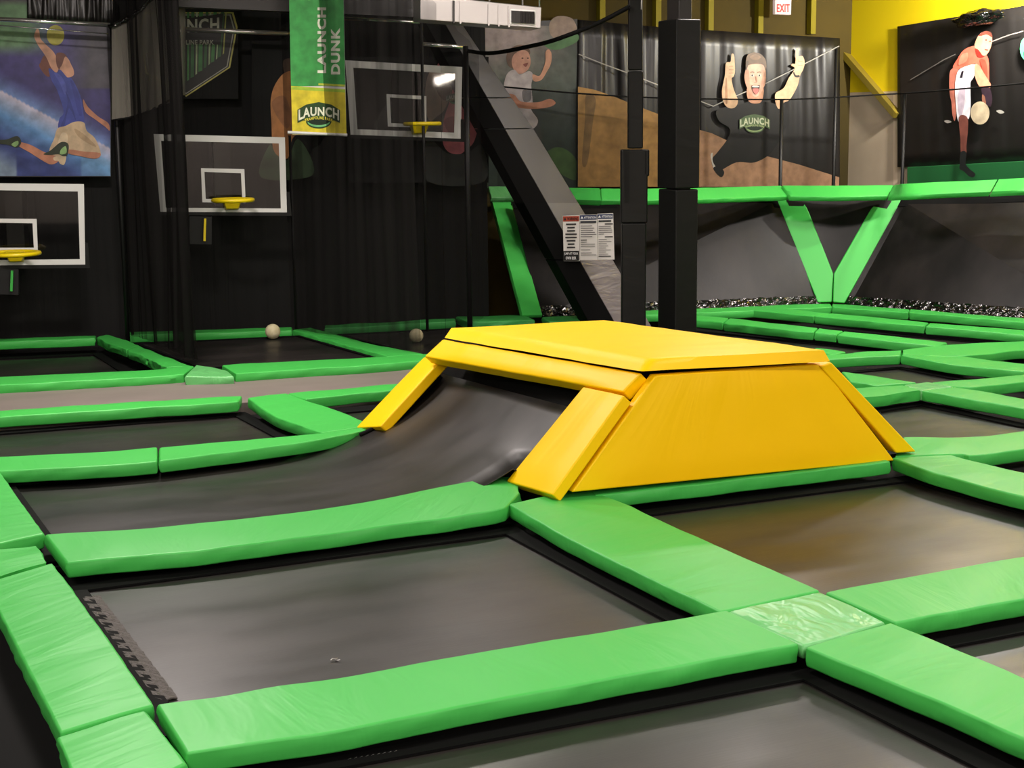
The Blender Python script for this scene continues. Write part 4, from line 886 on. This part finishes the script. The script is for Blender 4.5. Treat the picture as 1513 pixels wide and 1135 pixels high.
# curved black rope with net from pole to padded post
PO = G(937, 500, 0); pm = PB.p(690, 74, .12); PQ = Plane((pm.x, pm.y), (PO.x-.1, PO.y))
rp = [(690, 75), (715, 78.5), (740, 77), (775, 70), (810, 62), (850, 48), (890, 31), (930, 10)]
pts = resample([PQ.p(x, y) for x, y in rp], 30)
def fn(s, t):
    x = 690+240*s; k = s*(len(rp)-1); i = min(len(rp)-2, int(k)); 
    for i in range(len(rp)-1):
        if rp[i+1][0] >= x: break
    f_ = (x-rp[i][0])/(rp[i+1][0]-rp[i][0]); yt = rp[i][1]+(rp[i+1][1]-rp[i][1])*f_; return tuple(PQ.p(x, 300+(yt-300)*t, .02*noise.noise(Vector((s*12, t, 3)))))
net('fine black net under a sagging thick rope between pole and padded post', fn, 40, 10, 'net_fine', pts, .03)
# right wing net above the slanted walls
rw = [(735, 127.5), (795, 133), (853, 138), (928, 143), (1000, 145.5), (1100, 147), (1170, 147), (1240, 143.5), (1290, 140.5)]
ca_, cb_, cc_ = Vector((10.45, 22.45, 0)), Vector((16.4, 20.75, 0)), Vector((17.1, 17.8, 0))
PN1 = Plane((ca_.x, ca_.y), (cb_.x, cb_.y))
def ypx(rw, x):
    for i in range(len(rw)-1):
        if rw[i+1][0] >= x: break
    return rw[i][1]+(rw[i+1][1]-rw[i][1])*(x-rw[i][0])/(rw[i+1][0]-rw[i][0])
def fn(s, t): x = 735+585*s; yt = ypx(rw+[(1325, 138.5)], x); return tuple(PN1.p(x, 276+(yt-276)*t))
net('fine net with roped top edge above the left slanted wall', fn, 40, 4, 'net_fine', [PN1.p(*q) for q in rw+[(1325, 138.5)]], .014)
PN2 = Plane((cb_.x, cb_.y), (cc_.x, cc_.y)); rw2 = [(1326, 138.5), (1337, 138), (1400, 133), (1460, 128), (1513, 123), (1640, 110)]
def fn(s, t): x = 1326+314*s; return tuple(PN2.p(x, 272-(x-1326)*.05+(ypx(rw2, x)-272+(x-1326)*.05)*t))
net('fine net with roped top edge above the right slanted wall', fn, 30, 4, 'net_fine', [PN2.p(*q) for q in rw2], .014)
for x, y, lab in ((1155, 146, 'slim black net pole in front of the thumbs-up poster'), (1236, 72, 'slim black pole at the right edge of the thumbs-up poster'), (1337, 138, 'slim black net pole beside the footballer poster')):
    P_ = PN1 if x < 1300 else PN2; t = P_.p(x, y, -.02); o = tube('pole', [(t.x, t.y, ZF), tuple(t)], .03, M['frame'], None, 8); tag(o, lab, 'pole')

# ---------------------------------------------------------------- padded column, post and diagonal beam
cb = G(1000, 505, 0)
co = empty('padded_column', 'thick square column wrapped in black padding behind the yellow box', 'column', (cb.x, cb.y, ZF))
PC = Plane((cb.x, cb.y), (cb.x+.9, cb.y+.0)); 
# left (dark) face runs in depth, right face faces the camera
def colpts(z_y, xs): pass
pc = [PC.p(997.5, 500), PC.p(1030, 500)]; wl = (pc[1]-pc[0]).length
fl_ = Vector((pc[0].x, pc[0].y, 0)); fr2 = Vector((pc[1].x, pc[1].y, 0)); 
# deep edge seen at x = 971
dv = None
for k in range(1, 400):
    q = fl_ + Vector((-.0, k*.005, 0)); d = q+Vector((0, 0, 1.0))-CAM; px = CX+F*d.dot(RT)/d.dot(FW)
    if px < 972: dv = k*.005; break
dv = dv or .5
def seg(name, z0, z1, grow, m): boxo(name, (fl_.x-grow, fl_.y-grow, z0), (fr2.x+grow, fl_.y+dv+grow, z1), m, co, .02)
za = PC.p(1015, 280).z; zb_ = PC.p(1015, 28).z
seg('lower_wrap', ZF, za, .0, M['blackpad']); seg('upper_wrap', za+.012, zb_, .012, M['blackpad']); seg('steel_core', ZF, 6.55, -.07, M['greypad'])
pt = empty('padded_post', 'slim black padded post left of the square column', 'post', (PO.x, PO.y, ZF))
PPo = Plane((PO.x, PO.y), (PO.x+.9, PO.y-.43)); PPo = Plane((PO.x, PO.y), (PO.x+1, PO.y-.47))
def pseg(name, x0, x1, y0, z0=None, m='blackpad', dep=.16, ztop=None):
    a, b = PPo.p(x0, 300), PPo.p(x1, 300); zt = ztop or PPo.p((x0+x1)/2, y0).z
    q = [Vector((a.x, a.y, zt)), Vector((b.x, b.y, zt)), Vector((b.x, b.y, zt))-PPo.n*dep, Vector((a.x, a.y, zt))-PPo.n*dep]
    return prism(name, q, [Vector((p.x, p.y, z0 if z0 is not None else ZF)) for p in q], M[m], pt, .02)
zf = PPo.p(940, 221).z; zm = PPo.p(940, 105).z
pseg('lower_wrap', 919, 955, 330, dep=.2); zmid = PPo.p(937, 331).z
pseg('middle_wrap', 918, 957, 221, zmid+.01, dep=.22)
pseg('upper_wrap', 928, 950, 105, zf+.01, dep=.15); pseg('top_wrap', 928.5, 949, -60, zm+.01, dep=.15)
pseg('flap', 950.5, 959.5, 221, zf-.35, dep=.05)
tube('light_strip', [PPo.p(947.5, 14, .01), PPo.p(948, -10, .01)], .006, M['plastic'], pt, 6)
# diagonal beam
fb = G(905, 476, 0); PBm = Plane((fb.x, fb.y), (8.45, 21.0))
be = empty('diagonal_beam', 'black padded diagonal steel beam leaning left above the yellow box', 'beam', (fb.x, fb.y, ZF))
# dark face between two lines, lighter side face to its right (deeper)
def ln_(p, q): return lambda y: p[0]+(q[0]-p[0])*(y-p[1])/(q[1]-p[1])
l1 = ln_((630, 36), (867, 471)); l2 = ln_((663, 44), (906.5, 473)); l3 = ln_((687, 44), (917, 430))
def w3(y): return max(24, min(47, 24+(y-44)*.12))
def beamseg(name, y0, y1, m1, m2, g=0):
    dark = [PBm.p(l1(y0), y0, g), PBm.p(l2(y0), y0, g), PBm.p(l2(y1), y1, g), PBm.p(l1(y1), y1, g)]
    back = []
    for y in (y0, y0, y1, y1): back.append(y)
    dep = .62
    def deep(x, y, xx):                      # shift in depth until the point is seen at xx
        p = PBm.p(x, y); best = None
        for k in range(1, 300):
            q_ = p + Vector((k*.004, k*.004*.25, 0)); d = q_-CAM
            if CX+F*d.dot(RT)/d.dot(FW) >= xx: return q_
        return q_
    ra = deep(l2(y0), y0, l2(y0)+w3(y0)); rb = deep(l2(y1), y1, l2(y1)+w3(y1)); db = Vector((-.0, .30, 0))
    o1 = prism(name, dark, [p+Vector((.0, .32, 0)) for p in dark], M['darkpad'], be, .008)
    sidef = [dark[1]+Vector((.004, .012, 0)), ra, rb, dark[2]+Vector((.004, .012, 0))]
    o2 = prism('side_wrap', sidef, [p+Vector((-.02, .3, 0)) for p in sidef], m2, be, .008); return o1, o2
beamseg('front_wrap', 30, 144, M['blackpad'], M['greypad']); beamseg('front_wrap', 144.8, 190, M['blackpad'], M['greypad'])
beamseg('front_wrap', 190.8, 384, M['blackpad'], M['greypad']); beamseg('front_wrap', 384.8, 499, M['blackpad'], M['silverpad'])
bar('steel_core', PBm.p(650, 50)+Vector((.1, .16, 0)), PBm.p(l1(-90)+18, -90)+Vector((.1, .16, 0)), .2, .16, M['frame'], be)

# ---------------------------------------------------------------- signs on the beam
PS = PBm.off(.10)
def signp(label, q, head, hcol, hy, body, foot=None):
    s = empty('notice_sign', label, 'sign', tuple(PS.p(q[3][0], q[3][1])), 'notice signs on the diagonal beam')
    prism('board', [PS.p(*c) for c in q], [PS.p(c[0], c[1], -.012) for c in q], M['plastic'], s, 0)
    P = Print(lambda x, y, d: PS.p(x, y, d)); P.d = .0015
    x0, x1, y0, y1 = q[0][0], q[1][0], q[0][1], q[3][1]
    P.poly(hcol, [(x0+.4, y0+.6), (x1-.4, y0+.1), (x1-.4, y0+hy), (x0+.4, y0+hy+.5)], False)
    P.poly((20, 20, 20) if foot else (240, 240, 240), [(x0+1.2, y0+hy-1.4), (x0+3.4, y0+2), (x0+5.4, y0+hy-1.4)], False)
    P.text(head, (14, 14, 14) if foot else (240, 240, 240), box_text(x0+6.5, y0+2.2, x1-1.5, y0+hy-1.4), .03)
    P.line
    body(P, x0, x1, y0+hy, y1)
    if foot:
        P.poly((14, 14, 14), [(x0+.5, y1-15), (x1-.5, y1-15.4), (x1-.5, y1-.6), (x0+.5, y1-.6)], False)
        P.text(foot[0], (236, 236, 236), box_text(x0+2, y1-13, x1-2, y1-8.6), .03); P.text(foot[1], (236, 236, 236), box_text(x0+4.5, y1-6.8, x1-4.5, y1-2.4), .03)
    P.build('printed_text', s); return s
def b1(P, x0, x1, y0, y1):
    for i, w in enumerate((15, 11, 12, 17, 17, 13, 10, 12)): c = (x0+x1)/2; P.line((40, 40, 42), [(c-w/2, y0+4.5+i*4.9), (c+w/2, y0+4.3+i*4.9)], 2.2)
def b2(P, x0, x1, y0, y1):
    P.line((50, 52, 58), [(x0+1, y0+3.8), (x1-1, y0+3.5)], 3)
    for y, w in ((9.5, 17), (12.8, 20), (16, 18), (19, 21), (22, 23), (25.4, 17), (30.5, 9), (33.5, 9), (36.5, 21), (39.5, 21), (44.8, 14), (49.5, 16), (52.5, 23)): P.line((120, 118, 116), [(x0+1.6, y0+y), (x0+1.6+w, y0+y-.2)], 1.0 if y != 30.5 else 1.6)
def b3(P, x0, x1, y0, y1):
    P.line((40, 42, 46), [(x0+2, y0+3.8), (x1-3, y0+3.4)], 2.4)
    for y, w, t in ((8, 21, 2), (11.5, 18, 1), (14.3, 19, 1), (17.2, 20, 1), (20.2, 20, 1), (23, 8, 1), (27, 21, 2), (31, 12, 1), (34, 19, 1), (37.2, 12, 1), (40.5, 14, 1), (43.5, 11, 1), (46.5, 18, 1), (49.5, 11, 1), (52.6, 14, 1), (55.8, 18, 1.4)): P.line((120, 116, 114) if t == 1 else (50, 50, 50), [(x0+2+(9 if t == 2 else 0), y0+y), (x0+2+w, y0+y-.2)], 1.0 if t == 1 else 1.6)
signp('leftmost notice sign on the diagonal beam, with red warning header and black foot', [(831.5, 319), (856, 318), (856.5, 386), (833, 386)], 'WARNING', (176, 66, 42), 8, b1, ('JUMP AT YOUR', 'OWN RISK'))
signp('middle notice sign on the diagonal beam, with blue header', [(856.5, 317.5), (882, 317), (883, 384), (857, 384.5)], 'ATTENTION', (52, 62, 96), 7, b2)
signp('rightmost notice sign on the diagonal beam, with blue header', [(882.5, 316), (906, 315), (908, 383.5), (883.5, 383.5)], 'ATTENTION', (52, 62, 96), 7, b3)

# ---------------------------------------------------------------- balls
def ball(label, x, yb, r):
    c = G(x, yb, -.048+r)-Vector((0, 0, r)); bm = bmesh.new(); bmesh.ops.create_uvsphere(bm, u_segments=32, v_segments=20, radius=r)
    for v in bm.verts:
        q = v.co.normalized(); v.co *= 1-.02*max(0, 1-abs(q.z)*14)-.015*max(0, 1-abs(q.x)*14)
    me = bpy.data.meshes.new('ball'); bm.to_mesh(me); bm.free(); o = link('ball', me, M['ball'], smooth=True); o.location = c+Vector((0, 0, r)); return tag(o, label, 'ball')
ball('cream ball on the middle dunk lane, in the open', 403, 490, .105)
ball('cream ball behind netting on the third dunk lane', 615, 496, .095)

# ---------------------------------------------------------------- lamps
def lamp(x, y, z, power, lab, rot=0, L_=1.3, W_=.45, hang=True, glow='glow'):
    e = empty('highbay_lamp', lab, 'lamp', (x, y, z), 'highbay lamps over the hall')
    R = Matrix.Rotation(rot, 4, 'Z'); b = lambda p: tuple(Vector((x, y, z)) + R @ Vector(p))
    prism('housing', [b((-L_/2, -W_/2, .1)), b((L_/2, -W_/2, .1)), b((L_/2, W_/2, .1)), b((-L_/2, W_/2, .1))], [b((-L_/2, -W_/2, .03)), b((L_/2, -W_/2, .03)), b((L_/2, W_/2, .03)), b((-L_/2, W_/2, .03))], M['white'], e, .01)
    prism('diffuser', [b((-L_/2+.03, -W_/2+.03, .03)), b((L_/2-.03, -W_/2+.03, .03)), b((L_/2-.03, W_/2-.03, .03)), b((-L_/2+.03, W_/2-.03, .03))], [b((-L_/2+.03, -W_/2+.03, .0)), b((L_/2-.03, -W_/2+.03, .0)), b((L_/2-.03, W_/2-.03, .0)), b((-L_/2+.03, W_/2-.03, .0))], M[glow], e, 0)
    if hang:
        for s in (-1, 1): tube('hanger', [b((s*L_*.4, 0, .1)), b((s*L_*.4, 0, 6.6-z))], .006, M['frame'], e, 5)
    ld = bpy.data.lights.new('lamp_light', 'AREA'); ld.shape = 'RECTANGLE'; ld.size = L_; ld.size_y = W_; ld.energy = power; ld.color = (1, .9, .85)
    lo = bpy.data.objects.new('lamp_light', ld); C.objects.link(lo); lo.location = (x, y, z-.02); lo.rotation_euler = (0, 0, rot)
    return e
k = 0
for (x, y, p) in [(-5, -5, 420), (1.5, -5.5, 460), (8, -5.5, 460), (14.5, -4.5, 420), (-3, 1, 190), (3, 0, 190), (9, 0, 190), (-3, 7, 150), (2.5, 6.5, 150), (8, 5.5, 150), (13.5, 5, 170), (-2, 12.5, 150), (3.0, 12.5, 130), (9.6, 11.0, 110), (14.3, 11, 170), (11.9, 17.8, 210), (15.2, 16.4, 280), (3.4, 16.4, 380), (7.6, 17.2, 120)]:  # row behind the camera added as fill, dunk lane lamps to brighten the banner
    lamp(x, y, 5.4, p, 'unseen white highbay lamp hanging under the ceiling'); 
# lamp mirrored in the highest backboard
e_ = []
for px_ in ((643, 121), (673, 110)):
    d = ray(*px_).normalized(); n_ = PB.n; e_.append(PB.p(*px_, -.005) + (d - 2*d.dot(n_)*n_)*23)
tl_ = empty('tube_lamp', 'bright tilted tube lamp mirrored in the highest backboard', 'lamp', tuple(e_[0]))
tube('diffuser', e_, .11, M['glow_strong'], tl_, 12); up__ = Vector((0, 0, .13)); tube('housing', [e_[0]+up__, e_[1]+up__], .06, M['white'], tl_, 8)
for q in e_: tube('hanger', [q+up__, Vector((q.x, q.y, 6.6))], .006, M['frame'], tl_, 5)
# lamp grazing the right wall at the top
wf = PR.p(1545, -25, .9); wt = PR.p(1490, 5, 0)
hd = empty('wall_floodlight', 'floodlight aimed at the upper right yellow wall', 'floodlight', tuple(wf)); dd = (wt-wf).normalized()
bar('housing', wf-dd*.12, wf, .3, .2, M['frame'], hd, .01); bar('lens', wf, wf+dd*.01, .26, .16, M['glow'], hd)
ld = bpy.data.lights.new('floodlight_light', 'AREA'); ld.shape = 'RECTANGLE'; ld.size = .3; ld.size_y = .2; ld.energy = 420; ld.color = (1, .95, .85)
lo = bpy.data.objects.new('floodlight_light', ld); C.objects.link(lo); lo.location = wf+dd*.03; lo.rotation_euler = dd.to_track_quat('-Z', 'Y').to_euler()
# ---------------------------------------------------------------- world, camera, view
wd = bpy.data.worlds.new('w'); bpy.context.scene.world = wd; wd.use_nodes = True; wd.node_tree.nodes['Background'].inputs[0].default_value = (.5, .48, .45, 1); wd.node_tree.nodes['Background'].inputs[1].default_value = .15
cd = bpy.data.cameras.new('camera'); cam = bpy.data.objects.new('camera', cd); C.objects.link(cam)
cd.sensor_fit = 'HORIZONTAL'; cd.sensor_width = 36; cd.lens = F/1513*36; cd.clip_end = 200
Rm = Matrix((RT, UP, -FW)).transposed().to_4x4(); cam.matrix_world = Matrix.Translation(CAM) @ Rm
bpy.context.scene.camera = cam
s = bpy.context.scene; s.view_settings.view_transform = 'Standard'; s.view_settings.look = 'None'; s.view_settings.gamma = 1; s.view_settings.exposure = 0
